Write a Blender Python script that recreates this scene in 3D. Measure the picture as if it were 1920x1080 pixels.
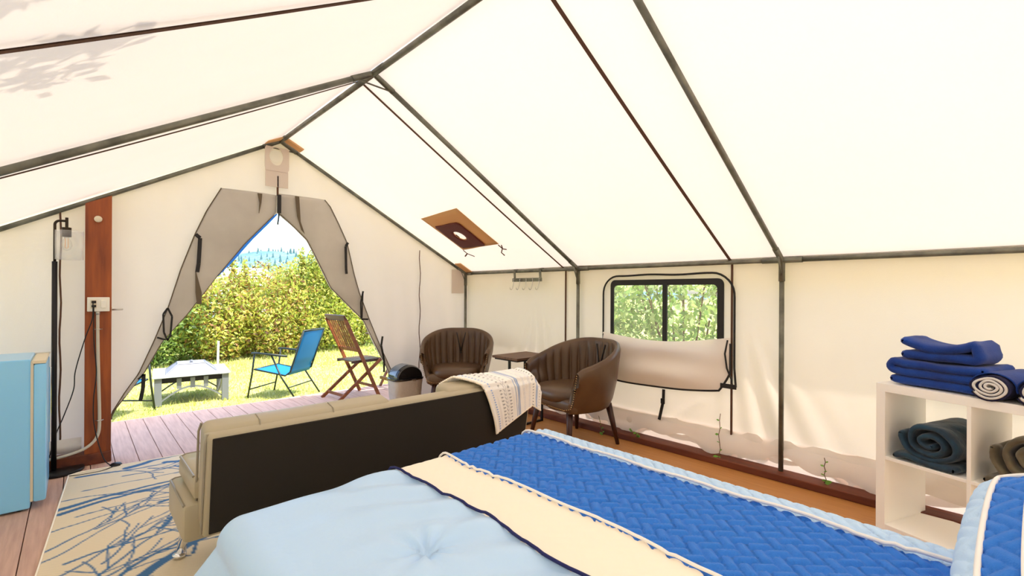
import bpy, bmesh, math, random
import numpy as np
from mathutils import Vector, Matrix, Euler
from math import sin, cos, pi, radians, sqrt, exp
rnd = random.Random(7); RS = np.random.RandomState(5)
for o in list(bpy.data.objects): bpy.data.objects.remove(o)
SC = bpy.context.scene; COL = SC.collection

# ------------------------------------------------------------------ camera, sky, sun, exposure
YAW, ROLL, FPX, CZ = .7472, .0051, 882.76, 1.313
cam = bpy.data.cameras.new('camera'); cam.sensor_width = 36; cam.lens = 36*FPX/1920; cam.shift_y = 8.62/1920
cam.clip_start = .02; cam.clip_end = 2000
co = bpy.data.objects.new('camera', cam); COL.objects.link(co); SC.camera = co
_f = Vector((sin(YAW), cos(YAW), 0)); _r = Vector((cos(YAW), -sin(YAW), 0)); _u = Vector((0, 0, 1))
r2 = _r*cos(ROLL)+_u*sin(ROLL); u2 = -_r*sin(ROLL)+_u*cos(ROLL)
co.matrix_world = Matrix(((r2.x, u2.x, -_f.x, 0), (r2.y, u2.y, -_f.y, 0), (r2.z, u2.z, -_f.z, CZ), (0, 0, 0, 1)))
world = bpy.data.worlds.new('sky'); SC.world = world; world.use_nodes = True
wn = world.node_tree; wn.nodes.clear()
sky = wn.nodes.new('ShaderNodeTexSky'); sky.sky_type = 'NISHITA'; sky.sun_disc = False
sky.sun_elevation = radians(65); sky.sun_rotation = radians(150); sky.air_density = 1.0; sky.dust_density = 2.5
bg = wn.nodes.new('ShaderNodeBackground'); bg.inputs[1].default_value = .42
wo = wn.nodes.new('ShaderNodeOutputWorld')
wn.links.new(sky.outputs[0], bg.inputs[0]); wn.links.new(bg.outputs[0], wo.inputs[0])
SUND = Vector((.5*.4226, -.86*.4226, .906)).normalized()      # towards the sun
sl = bpy.data.lights.new('sun', 'SUN'); sl.energy = 6.0; sl.angle = radians(.9); sl.color = (1, .955, .88)
so = bpy.data.objects.new('sun', sl); COL.objects.link(so); so.rotation_euler = SUND.to_track_quat('Z', 'Y').to_euler()
so.location = (20, -30, 60)
vs = SC.view_settings; vs.view_transform = 'Standard'; vs.look = 'None'; vs.exposure = .92; vs.gamma = 1; vs.use_curve_mapping = False
SC.cycles.max_bounces = 12; SC.cycles.diffuse_bounces = 9; SC.cycles.transmission_bounces = 8; SC.cycles.transparent_max_bounces = 12

# ------------------------------------------------------------------ materials
def lin(r, g, b):
    f = lambda v: (v/255/12.92) if v/255 <= .04045 else ((v/255+.055)/1.055)**2.4
    return (f(r), f(g), f(b), 1)
def mat(name, col, rough=.6, metal=0, bump=None, var=None, trans=0, attr=None, sheen=0, coat=0, stretch=(1, 1, 1), spec=None, tcol=None):
    """bump=(scale,strength,distance)  var=(scale,second colour)  trans=share of translucent transmission"""
    m = bpy.data.materials.new(name); m.use_nodes = True; nt = m.node_tree; N = nt.nodes; L = nt.links
    b = N['Principled BSDF']; out = N['Material Output']
    b.inputs['Base Color'].default_value = col; b.inputs['Roughness'].default_value = rough; b.inputs['Metallic'].default_value = metal
    if spec is not None: b.inputs['Specular IOR Level'].default_value = spec
    if sheen: b.inputs['Sheen Weight'].default_value = sheen
    if coat: b.inputs['Coat Weight'].default_value = coat
    tc = N.new('ShaderNodeTexCoord'); mp = N.new('ShaderNodeMapping'); mp.inputs['Scale'].default_value = stretch
    L.new(tc.outputs['Object'], mp.inputs[0]); csrc = None
    if attr:
        a = N.new('ShaderNodeAttribute'); a.attribute_name = attr; csrc = a.outputs['Color']; L.new(csrc, b.inputs['Base Color'])
    if var:
        n = N.new('ShaderNodeTexNoise'); n.inputs['Scale'].default_value = var[0]; n.inputs['Detail'].default_value = 5
        L.new(mp.outputs[0], n.inputs['Vector'])
        mr = N.new('ShaderNodeMapRange'); mr.inputs[1].default_value = .35; mr.inputs[2].default_value = .68; L.new(n.outputs[0], mr.inputs[0])
        mx = N.new('ShaderNodeMix'); mx.data_type = 'RGBA'; mx.inputs[6].default_value = col; mx.inputs[7].default_value = var[1]
        if csrc: L.new(csrc, mx.inputs[6])
        L.new(mr.outputs[0], mx.inputs[0]); csrc = mx.outputs[2]; L.new(csrc, b.inputs['Base Color'])
    bn = None
    if bump:
        n = N.new('ShaderNodeTexNoise'); n.inputs['Scale'].default_value = bump[0]; n.inputs['Detail'].default_value = 4
        L.new(mp.outputs[0], n.inputs['Vector'])
        bn = N.new('ShaderNodeBump'); bn.inputs['Strength'].default_value = bump[1]; bn.inputs['Distance'].default_value = bump[2] if len(bump) > 2 else .004
        L.new(n.outputs[0], bn.inputs['Height']); L.new(bn.outputs[0], b.inputs['Normal'])
    if trans:
        t = N.new('ShaderNodeBsdfTranslucent'); t.inputs[0].default_value = col
        if tcol: t.inputs[0].default_value = tcol
        elif csrc: L.new(csrc, t.inputs[0])
        if bn: L.new(bn.outputs[0], t.inputs['Normal'])
        ms = N.new('ShaderNodeMixShader'); ms.inputs[0].default_value = trans
        L.new(b.outputs[0], ms.inputs[1]); L.new(t.outputs[0], ms.inputs[2]); L.new(ms.outputs[0], out.inputs[0])
    return m
M = {}
M['canvas'] = mat('canvas', (.90, .865, .825, 1), .9, bump=(160, .25, .002), var=(3.2, (.885, .84, .79, 1)), trans=.24, tcol=(.84, .71, .60, 1), spec=.1)
M['roofcanvas'] = mat('roof_canvas', (.92, .91, .885, 1), .9, bump=(160, .25, .002), var=(2.4, (.91, .895, .86, 1)), trans=.15, tcol=(.85, .71, .58, 1), spec=.1)
M['skirt'] = mat('skirt_canvas', (.86, .83, .78, 1), .8, bump=(60, .3, .004), trans=.3)
M['sod'] = mat('sod_cloth', (.85, .66, .56, 1), .9, bump=(60, .3, .004), trans=.45)
M['hem'] = mat('grey_brown_hem', lin(100, 88, 70), .9)
M['screen'] = mat('folded_screen', (.74, .71, .65, 1), .85, bump=(220, .3, .002), var=(3, (.64, .61, .56, 1)), trans=.36, spec=.1)
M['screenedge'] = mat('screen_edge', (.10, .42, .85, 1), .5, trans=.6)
M['greypatch'] = mat('grey_patch', (.80, .72, .64, 1), .9, bump=(150, .3, .002), trans=.3)
M['seam'] = mat('seam_brown', lin(96, 66, 50), .9, bump=(300, .5, .002), trans=.08)
M['black'] = mat('black_web', (.012, .011, .011, 1), .7, bump=(300, .5, .001))
M['pipe'] = mat('galvanised_pipe', (.21, .21, .165, 1), .42, metal=.55, bump=(40, .2, .001), var=(9, (.10, .10, .08, 1)))
M['steel'] = mat('bright_steel', (.62, .60, .56, 1), .3, metal=1)
M['chrome'] = mat('chrome', (.85, .85, .87, 1), .08, metal=1)
M['redcloth'] = mat('dark_red_silicone', lin(96, 22, 10), .6, bump=(60, .6, .004), trans=.12)
M['tancloth'] = mat('tan_cloth', lin(222, 182, 130), .9, bump=(120, .4, .002), trans=.3)
M['whitecl'] = mat('thin_white_cloth', (.95, .94, .9, 1), .9, trans=.7)
M['deck'] = mat('deck_composite', lin(208, 170, 150), .6, bump=(26, .5, .003), var=(14, lin(188, 150, 132)), stretch=(3.2, .22, 1))
M['ply'] = mat('varnished_sheet', lin(190, 132, 72), .5, bump=(30, .15, .001), var=(10, lin(176, 118, 60)), stretch=(5, .3, 1))
M['under'] = mat('painted_underfloor_shade', (.02, .015, .012, 1), .9)
M['curb'] = mat('stained_lumber', lin(118, 56, 26), .6, bump=(18, .3, .002), var=(6, lin(88, 38, 18)), stretch=(3, .25, 3))
M['post'] = mat('stained_post', lin(164, 82, 26), .5, bump=(22, .25, .001), var=(7, lin(120, 52, 14)), stretch=(3, 3, .3))
M['white'] = mat('white_plastic', lin(238, 236, 226), .4)
M['conduit'] = mat('grey_conduit', lin(205, 200, 185), .45)
M['blackmetal'] = mat('black_metal', (.012, .011, .012, 1), .35, metal=.4)
M['brownmetal'] = mat('dark_bronze', lin(52, 42, 32), .35, metal=.7)
M['fridge'] = mat('pale_blue_enamel', (.24, .62, 1.0, 1), .28, coat=.3)
M['cream'] = mat('cream_gasket', lin(222, 212, 188), .6)
M['shelf'] = mat('white_laminate', lin(252, 251, 246), .35)
M['leather'] = mat('brown_leather', lin(92, 68, 45), .36, bump=(120, .25, .001), var=(5, lin(76, 53, 34)))
M['nail'] = mat('brass_nail', lin(190, 160, 115), .3, metal=1)
M['walnut'] = mat('walnut_leg', lin(66, 30, 18), .4, var=(8, lin(44, 18, 10)), stretch=(4, 4, .4))
M['futon'] = mat('taupe_leatherette', lin(176, 166, 140), .42, bump=(90, .12, .001), coat=.1)
M['futonback'] = mat('black_backing_cloth', lin(34, 28, 20), .9, bump=(200, .3, .001))
M['piping'] = mat('taupe_piping', lin(150, 142, 124), .4)
M['ltable'] = mat('rustic_tabletop', lin(112, 76, 50), .5, var=(9, lin(80, 52, 34)), stretch=(.4, 4, 1))
M['towel'] = mat('navy_terry', lin(2, 62, 152), .95, bump=(260, .8, .004), var=(9, lin(2, 48, 128)), sheen=.15)
M['towelwhite'] = mat('white_terry', lin(226, 226, 224), .95, bump=(220, .8, .004))
M['navy'] = mat('navy_cloth', lin(22, 24, 62), .9, bump=(220, .6, .003))
M['teal'] = mat('teal_fleece', lin(8, 60, 84), .75, bump=(30, .5, .01), var=(12, lin(4, 34, 54)), sheen=.25)
M['olive'] = mat('olive_fleece', lin(104, 96, 74), .7, bump=(30, .5, .01), var=(14, lin(76, 68, 48)), sheen=.35)
M['bl_light'] = mat('light_blue_satin', (.48, .715, 1.0, 1), .38, bump=(14, .35, .012), sheen=.1)
M['bl_cream'] = mat('cream_cotton', lin(250, 242, 224), .85, bump=(260, .3, .001))
M['bl_blue'] = mat('royal_blue_quilt', (.012, .175, .68, 1), .8, bump=(300, .7, .002), sheen=.1)
M['bl_sky'] = mat('sky_blue_quilt', (.52, .74, 1.0, 1), .8, bump=(300, .5, .002))
M['bl_white'] = mat('white_cord', lin(244, 244, 240), .8)
M['bl_navy'] = mat('navy_cord', lin(20, 28, 90), .8)
M['mattress'] = mat('mattress_ticking', lin(225, 222, 215), .9)
M['throw'] = mat('knit_throw', (1, 1, 1, 1), .95, attr='Col', bump=(140, .5, .004))
M['rug'] = mat('woven_rug', (1, 1, 1, 1), .9, attr='Col', bump=(330, .8, .003))
M['blue_sling'] = mat('blue_sling', lin(0, 122, 186), .6, bump=(300, .3, .001), trans=.3)
M['green_metal'] = mat('dark_green_metal', lin(40, 48, 46), .4, metal=.5)
M['teak'] = mat('teak_slat', lin(138, 78, 40), .45, var=(8, lin(104, 54, 26)), stretch=(3, 3, 3))
M['teakdark'] = mat('dark_teak', lin(88, 54, 40), .3, var=(8, lin(66, 38, 28)))
M['grate'] = mat('grey_spark_mesh', lin(110, 112, 120), .6, metal=0, bump=(300, .8, .002))
M['firemetal'] = mat('weathered_grey_metal', lin(112, 116, 122), .5, metal=.2)
M['tile'] = mat('pale_slate_tile', lin(176, 180, 190), .35, var=(6, lin(150, 156, 170)))
M['bag'] = mat('pale_bin_liner', lin(214, 206, 196), .25, bump=(22, .8, .015), trans=.25)
M['binlid'] = mat('glossy_black_plastic', (.01, .01, .012, 1), .12, coat=.5)
M['binflap'] = mat('grey_gloss_flap', lin(120, 130, 140), .15, metal=.3)
M['leaf'] = mat('leaf', (1, 1, 1, 1), .55, attr='Col', trans=.42)
M['stem'] = mat('woody_stem', lin(110, 78, 52), .8)
M['lawn'] = mat('lawn_soil', lin(150, 160, 72), .95, bump=(30, .8, .02), var=(2.2, lin(186, 176, 104)))
M['grass'] = mat('grass_blade', (1, 1, 1, 1), .7, attr='Col', trans=.35)
M['hill'] = mat('haze_tinted_forest_hill', lin(92, 124, 142), .95, bump=(.25, 1, 3), var=(.05, lin(66, 102, 118)))  # forest colour shifted to blue, distance haze painted into it
M['conifer'] = mat('far_conifer', lin(62, 94, 92), .9)  # toned towards the hill's painted haze
M['roofwhite'] = mat('white_roof', lin(240, 240, 244), .5)
M['bark'] = mat('bark', lin(70, 52, 40), .9)
def glassmat(name, tint=(1, 1, 1, 1), mixv=.9):
    m = bpy.data.materials.new(name); m.use_nodes = True; nt = m.node_tree; N = nt.nodes; L = nt.links
    b = N['Principled BSDF']; b.inputs['Roughness'].default_value = .03; b.inputs['Base Color'].default_value = tint
    b.inputs['Specular IOR Level'].default_value = .8
    t = N.new('ShaderNodeBsdfTransparent'); t.inputs[0].default_value = tint
    lw = N.new('ShaderNodeLayerWeight'); lw.inputs[0].default_value = .35
    mr = N.new('ShaderNodeMapRange'); mr.inputs[3].default_value = mixv; mr.inputs[4].default_value = .45; L.new(lw.outputs['Facing'], mr.inputs[0])
    ms = N.new('ShaderNodeMixShader'); L.new(mr.outputs[0], ms.inputs[0])
    L.new(b.outputs[0], ms.inputs[1]); L.new(t.outputs[0], ms.inputs[2]); L.new(ms.outputs[0], N['Material Output'].inputs[0])
    return m
M['glass'] = glassmat('clear_glass', (.985, .99, .99, 1), .985)
M['vinyl'] = glassmat('clear_vinyl', (.97, .99, .98, 1), .95)
fm = bpy.data.materials.new('filament'); fm.use_nodes = True
fm.node_tree.nodes['Principled BSDF'].inputs['Base Color'].default_value = lin(230, 160, 90); M['filament'] = fm

# ------------------------------------------------------------------ helpers
def prop(o, label=None, cat=None, group=None, kind=None):
    if label: o['label'] = label
    if cat: o['category'] = cat
    if group: o['group'] = group
    if kind: o['kind'] = kind
    return o
def thing(name, label=None, cat=None, loc=(0, 0, 0), rz=0, group=None, kind=None):
    o = bpy.data.objects.new(name, None); o.empty_display_size = .1; COL.objects.link(o)
    o.location = loc; o.rotation_euler = (0, 0, rz)
    return prop(o, label, cat, group, kind)
def link(name, V, F, m, parent=None, smooth=False, mi=None, world=True, col=None, kind=None, label=None, loc=None):
    V = np.asarray(V, float).reshape(-1, 3)
    if parent is not None and world and parent.type == 'EMPTY' or (parent is not None and world):
        p = parent; off = Vector((0, 0, 0))
        chain = []
        while p: chain.append(p); p = p.parent
        mw = Matrix.Identity(4)
        for q in reversed(chain): mw = mw @ q.matrix_basis
        im = np.array(mw.inverted()); V = V @ im[:3, :3].T + im[:3, 3]
    me = bpy.data.meshes.new(name)
    me.from_pydata(V.tolist(), [], F if isinstance(F, list) else F.tolist())
    for mm in (m if isinstance(m, (list, tuple)) else [m]): me.materials.append(mm)
    if mi is not None: me.polygons.foreach_set('material_index', np.asarray(mi, 'i'))
    if smooth: me.polygons.foreach_set('use_smooth', np.ones(len(me.polygons), bool))
    if col is not None:
        a = me.color_attributes.new('Col', 'FLOAT_COLOR', 'POINT')
        a.data.foreach_set('color', np.asarray(col, 'f').ravel())
    me.update()
    o = bpy.data.objects.new(name, me); COL.objects.link(o)
    if parent is not None: o.parent = parent
    if loc is not None: o.location = loc
    return prop(o, label, None, None, kind)
def grid(nu, nv, fn, closeu=False):
    V = [fn(i/(nu-1 if not closeu else nu), j/(nv-1)) for j in range(nv) for i in range(nu)]
    F = [(j*nu+i, j*nu+(i+1) % nu, (j+1)*nu+(i+1) % nu, (j+1)*nu+i) for j in range(nv-1) for i in range(nu if closeu else nu-1)]
    return V, F
class MB:
    def __init__(s): s.V = []; s.F = []; s.I = []
    def add(s, V, F, mi=0):
        n = len(s.V); s.V += [tuple(v) for v in V]; s.F += [tuple(i+n for i in f) for f in F]; s.I += [mi]*len(F); return s
    def box(s, c, d, rot=None, bev=0, mi=0, seg=2):
        bm = bmesh.new(); bmesh.ops.create_cube(bm, size=1)
        for v in bm.verts: v.co = Vector((v.co.x*d[0], v.co.y*d[1], v.co.z*d[2]))
        if bev: bmesh.ops.bevel(bm, geom=bm.edges[:], offset=min(bev, min(d)*.49), segments=seg, profile=.5, affect='EDGES')
        R = Euler(rot).to_matrix() if rot is not None else Matrix.Identity(3)
        bm.verts.index_update()
        V = [R @ v.co + Vector(c) for v in bm.verts]; F = [[v.index for v in f.verts] for f in bm.faces]; bm.free()
        return s.add(V, F, mi)
    def box2(s, a, b, bev=0, mi=0):
        return s.box([(a[i]+b[i])/2 for i in range(3)], [abs(b[i]-a[i]) for i in range(3)], bev=bev, mi=mi)
    def beam(s, p, q, w, h, up=(0, 0, 1), bev=0, mi=0):
        p = Vector(p); q = Vector(q); d = (q-p); L = d.length; d.normalize(); up = Vector(up)
        x = d.cross(up); 
        if x.length < 1e-4: x = d.cross(Vector((1, 0, 0)))
        x.normalize(); z = x.cross(d)
        R = Matrix((x, d, z)).transposed(); bm = MB().box((0, 0, 0), (w, L, h), bev=bev)
        return s.add([R @ Vector(v) + (p+q)/2 for v in bm.V], bm.F, mi)
    def tube(s, pts, r, n=8, mi=0, cap=True, close=False):
        P = [Vector(p) for p in pts]; m = len(P); rr = r if isinstance(r, (list, tuple)) else [r]*m
        V = []; t0 = (P[1]-P[0]).normalized(); a = t0.orthogonal().normalized()
        for i in range(m):
            if close: t = (P[(i+1) % m]-P[i-1]).normalized()
            else: t = (P[min(i+1, m-1)]-P[max(i-1, 0)]).normalized()
            a = (a - t*a.dot(t)); a = a.normalized() if a.length > 1e-6 else t.orthogonal().normalized()
            b = t.cross(a)
            V += [P[i]+(a*cos(2*pi*k/n)+b*sin(2*pi*k/n))*rr[i] for k in range(n)]
        F = [(i*n+k, i*n+(k+1) % n, (i+1)*n+(k+1) % n, (i+1)*n+k) for i in range(m-1) for k in range(n)]
        if close: F += [((m-1)*n+k, (m-1)*n+(k+1) % n, (k+1) % n, k) for k in range(n)]
        elif cap: F += [tuple(range(n))[::-1], tuple((m-1)*n+k for k in range(n))]
        return s.add(V, F, mi)
    def lathe(s, prof, c=(0, 0, 0), n=24, mi=0, axis=None):
        V = []; m = len(prof)
        R = Vector((0, 0, 1)).rotation_difference(Vector(axis)).to_matrix() if axis is not None else Matrix.Identity(3)
        for (r, z) in prof: V += [R @ Vector((r*cos(2*pi*k/n), r*sin(2*pi*k/n), z))+Vector(c) for k in range(n)]
        F = [(i*n+k, i*n+(k+1) % n, (i+1)*n+(k+1) % n, (i+1)*n+k) for i in range(m-1) for k in range(n)]
        F += [tuple(range(n))[::-1], tuple((m-1)*n+k for k in range(n))]
        return s.add(V, F, mi)
    def ball(s, c, r, n=8, mi=0):
        return s.lathe([(max(1e-4, sin(pi*i/(n//2+1)))*r, -cos(pi*i/(n//2+1))*r) for i in range(n//2+2)], c, n, mi)
    def prism(s, poly, o, ax, ay, t, mi=0):
        """poly in plane (o,ax,ay) extruded by vector t"""
        o = Vector(o); ax = Vector(ax); ay = Vector(ay); t = Vector(t); n = len(poly)
        V = [o+ax*x+ay*y for x, y in poly]; V += [v+t for v in V]
        F = [tuple(range(n))[::-1], tuple(range(n, 2*n))]+[(i, (i+1) % n, n+(i+1) % n, n+i) for i in range(n)]
        return s.add(V, F, mi)
    def build(s, name, m, parent=None, smooth=False, world=True, kind=None, label=None, col=None):
        return link(name, s.V, s.F, m, parent, smooth, s.I if isinstance(m, (list, tuple)) else None, world, col, kind, label)
def autosmooth(o, ang=35):
    me = o.data; me.polygons.foreach_set('use_smooth', np.ones(len(me.polygons), bool))
    try: me.set_sharp_from_angle(angle=radians(ang))
    except Exception: pass
    return o
def ppath(pts, n):          # resample a polyline
    P = [np.array(p, float) for p in pts]; L = [0]
    for a, b in zip(P, P[1:]): L.append(L[-1]+np.linalg.norm(b-a))
    return [np.array([np.interp(L[-1]*k/(n-1), L, [p[i] for p in P]) for i in range(len(P[0]))]) for k in range(n)]
def smoothp(pts, n):        # catmull-rom
    P = [Vector(p) for p in pts]; P = [P[0]*2-P[1]]+P+[P[-1]*2-P[-2]]; out = []; m = len(P)-3
    for k in range(n):
        u = k/(n-1)*m; i = min(int(u), m-1); t = u-i; a, b, c, d = P[i:i+4]
        out.append(.5*((2*b)+(-a+c)*t+(2*a-5*b+4*c-d)*t*t+(-a+3*b-3*c+d)*t**3))
    return out
def noise2(seed, n=7, f0=1.0):
    r = random.Random(seed); W = [(r.uniform(-1, 1)*f0*(1+i*.6), r.uniform(-1, 1)*f0*(1+i*.6), r.uniform(0, 6.3), 1/(1+i*.6)) for i in range(n)]
    s = sum(w[3] for w in W)
    return lambda x, y: sum(a*np.sin(fx*x+fy*y+p) for fx, fy, p, a in W)/s
def copytree(o, parent=None):
    c = o.copy(); COL.objects.link(c); c.parent = parent
    for ch in list(o.children): copytree(ch, c)
    return c

# ================================================================== TENT GEOMETRY
XL, XR_, YF, YB = -.735, 3.70, 4.865, -1.95
FR = [(YF, 1.446, 2.765), (3.01, 1.486, 2.806), (1.155, 1.483, 2.80), (-.70, 1.483, 2.80), (YB, 1.483, 2.80)]
ZE = 1.553
def ridge(y):
    ys = [f[0] for f in FR][::-1]
    return np.interp(y, ys, [f[1] for f in FR][::-1]), np.interp(y, ys, [f[2] for f in FR][::-1])
def rafter(x, y):
    xr, zr = ridge(y)
    return ZE+(zr-ZE)*((XR_-x)/(XR_-xr)) if x > xr else ZE+(zr-ZE)*((x-XL)/(xr-XL))

# ---- ground, deck
gr = MB(); gr.box2((-60, -40, -.42), (90, 60, -.10)); gr.build('ground', M['lawn'], kind='structure')
floor = thing('floor', kind='structure')
pitch, x0 = .1413, .367
k0 = -9
def board(xa, xb, ya, yb, m, name='board', h=.028):
    b = MB().box2((xa, ya, -h), (xb, yb, 0), bev=.003); return b.build(name, m, floor)
for k in range(k0, 32):
    xa = x0+k*pitch
    if xa > 4.2: break
    if xa+pitch < 2.1: board(xa+.002, xa+pitch-.002, -2.0, 6.15, M['deck'])
    else: board(xa+.002, xa+pitch-.002, 4.80, 6.15, M['deck'])
for xa, xb in ((2.068, 3.30), (3.302, 3.74)): board(xa, xb, -2.0, 4.795, M['ply'], 'plywood_sheet')
MB().box2((-.92, -2.0, -.10), (4.25, 6.13, -.03)).build('underfloor_shade_slab', M['under'], floor)  # near-black slab, shade below the board gaps put into its colour
MB().box2((-.92, 6.13, -.10), (4.25, 6.165, -.002), bev=.003).build('fascia_board', M['conduit'], floor)

# ---- roof
def roof_sheet(side):
    nu, nv = 30, 90; nz = noise2(3+side, 6, 1.6)
    def fn(u, v):
        y = YB-.15+v*(5.20-YB+.15); xr, zr = ridge(min(y, YF))
        if side > 0: x = xr+u*(3.93-xr)
        else: x = xr-u*(xr+.97)
        e = XR_ if side > 0 else XL
        z = ZE+(zr-ZE)*abs(x-e)/abs(xr-e)*(1 if (x-e)*(xr-e) > 0 else -1)+.030
        sag = .018*abs(sin(pi*((y-1.155) % 1.855)/1.855))*sin(pi*min(1, u*1.0))
        return (x, y, z-sag*.6+.006*nz(x, y))
    V, F = grid(nu, nv, fn)
    return V, F
ceil = thing('ceiling', kind='structure')
for side in (1, -1):
    V, F = roof_sheet(side); link('roof_panel', V, F, M['roofcanvas'], ceil, True)
def roof_strip(y, side, w, m, name, u0=0.0, u1=1.0, drop=.012):
    def fn(u, v):
        yy = y+(v-.5)*w; xr, zr = ridge(yy); e = XR_ if side > 0 else XL
        x = xr+(e-xr)*(u0+(u1-u0)*u); return (x, yy, rafter(x, yy)+.030-drop-.012*sin(pi*u))
    V, F = grid(24, 2, fn); V2 = [(a, b, c-.004) for a, b, c in V]; n = len(V)
    return link(name, V+V2, F+[tuple(i+n for i in f)[::-1] for f in F], m, ceil)
for y, s, w in ((3.21, 1, .020), (1.52, 1, .022), (3.21, -1, .020), (1.70, -1, .022), (-.3, 1, .022), (-.3, -1, .022)): roof_strip(y, s, w, M['seam'], 'stitched_seam')
# brown tape under the right eave and tan corner reinforcements
link('eave_tape', *grid(60, 2, lambda u, v: (3.70+.03*v, YB+u*(4.80-YB), ZE+.034-.02*v-.012*sin(u*40)*0)), M['seam'], ceil)
for a, b in (((1.45, 2.765), (1.62, 2.68)), ((1.44, 2.765), (1.30, 2.695))):
    w = MB(); w.prism([(a[0], a[1]+.012), (b[0], b[1]+.012), (b[0]-.01, b[1]-.002), (a[0], a[1]-.005)], (0, 4.72, 0), (1, 0, 0), (0, 0, 1), (0, .10, 0)); w.build('reinforcement', M['tancloth'], ceil)
w = MB(); w.prism([(3.50, 1.675), (3.68, 1.578), (3.68, 1.568), (3.50, 1.665)], (0, 4.72, 0), (1, 0, 0), (0, 0, 1), (0, .12, 0)); w.build('reinforcement', M['tancloth'], ceil)

# ---- tent frame of pipes
tf = thing('tent_frame', 'galvanised steel pipe frame holding up the cream canvas wall tent', 'frame', (1.48, 1.155, 0))
Rp = .0185
for i, (y, xr, zr) in enumerate(FR):
    if i == 4: continue
    for e in (XR_-.01, XL+.01):
        yy = y
        MB().tube([(xr+(e-xr)*.05, yy, zr-.05*(zr-ZE)), (xr+(e-xr)*.955, yy, zr-.955*(zr-ZE))], Rp if i == 1 else Rp*.95, 12).build('rafter_pipe', M['pipe'], tf, True)
        MB().tube([(e, yy, ZE-.12), (e, yy, .035)], .0165, 12).build('wall_pipe', M['pipe'], tf, True)
        f = MB(); sx = 1 if e > 1 else -1
        f.tube([(e-sx*.13, yy, ZE+.13*.5587), (e, yy, ZE), (e, yy, ZE-.15)], .021, 12)
        f.tube([(e-sx*.075, yy, ZE+.03), (e-sx*.01, yy, ZE-.11)], .008, 8)
        f.tube([(e, yy-.13, ZE), (e, yy+.13 if y < 4.8 else yy, ZE)], .021, 12)
        f.ball((e, yy, ZE), .024, 10)
        f.build('corner_fitting', M['pipe'], tf, True)
    f = MB()
    f.tube([(xr-.15, yy, zr-.15*.56), (xr, yy, zr), (xr+.15, yy, zr-.15*.56)], .021, 12)
    f.tube([(xr, yy-.15, zr), (xr, yy+(.15 if y < 4.8 else 0), zr)], .021, 12)
    f.tube([(xr-.12, yy, zr-.075), (xr+.12, yy, zr-.085)], .006, 8)
    f.build('ridge_fitting', M['pipe'], tf, True)
for (y1, x1, z1), (y2, x2, z2) in zip(FR[:4], FR[1:4]+[FR[4]]):
    MB().tube([(x1, y1, z1-.004), (x2, y2, z2-.004)], .0195, 12).build('ridge_pipe', M['pipe'], tf, True)
    for e in (XR_-.01, XL+.01): MB().tube([(e, y1, ZE), (e, y2, ZE)], .0165, 12).build('eave_pipe', M['pipe'], tf, True)

# ---- right canvas wall with window
def wallx(y, z):
    n = .010*sin(1.7*y+.6)*sin(2.2*z)
    # fan of folds between corner and window (Y 3.2..3.8) and folds below right of window
    a = math.atan2(y-3.62, 1.5-z+1e-3); n += .016*sin(a*34)*exp(-((a)/.38)**2)*min(1, max(0, (1.40-z)/.5))
    b = math.atan2(1.60-y, 1.75-z); n += .016*sin(b*46+.8)*exp(-((b-.25)/.20)**2)*min(1, max(0, (1.3-z)/.6))
    n += .010*exp(-(((y-1.9)+(z-.33)*1.2)/.035)**2)*(1 if z < .45 else 0)
    return n
ys = sorted(set([YB+i*.03 for i in range(int((YF-YB)/.03)+1)]+[YF, 1.60, 2.615])); zs = sorted(set([.17+i*.03 for i in range(48)]+[.86, 1.40, ZE+.01]))
ys = ys+[YF+.03, YF+.06]
V = []; idx = {}
for j, z in enumerate(zs):
    for i, y in enumerate(ys):
        zz = z
        if j == 0: zz = .10+.035*sin(y*7)+.025*sin(y*17+1)
        V.append((XR_+.035+wallx(y, z) if z > .2 else XR_-.01+.02*sin(y*11), y, zz))
F = []
for j in range(len(zs)-1):
    for i in range(len(ys)-1):
        if 1.60-1e-6 <= ys[i] and ys[i+1] <= 2.615+1e-6 and .86-1e-6 <= zs[j] and zs[j+1] <= 1.40+1e-6: continue
        n = len(ys); F.append((j*n+i, j*n+i+1, (j+1)*n+i+1, (j+1)*n+i))
wr = thing('wall_right', kind='structure')
link('canvas_sheet', V, F, M['canvas'], wr, True)
def skirtfn(u, v):
    y = YB+u*(YF-YB); n = .02*sin(y*13)+.014*sin(y*31+2)+.01*sin(y*53)
    z = .26-.19*v+ (v**1.3)*(.035*sin(y*6.3+1)+.018*sin(y*15))
    return (XR_+.042-.032*sin(pi*min(1, v*1.15))-.45*n*v, y, z)
V, F = grid(330, 9, skirtfn); link('canvas_skirt', V, F, M['skirt'], wr, True)
link('sod_cloth', *grid(60, 3, lambda u, v: (XR_+.05+.01*sin(u*60), YB+u*(YF-YB), .28*v-.02)), M['sod'], wr, True)
for y in (3.20, 1.515): MB().box2((3.718, y-.007, .16), (3.728, y+.007, ZE-.01)).build('stitched_seam', M['seam'], wr)
base = thing('baseboard_right', kind='structure')
MB().box2((3.605, YB, 0), (3.745, 4.70, .052), bev=.006).build('lumber_curb', M['curb'], base)

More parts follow.
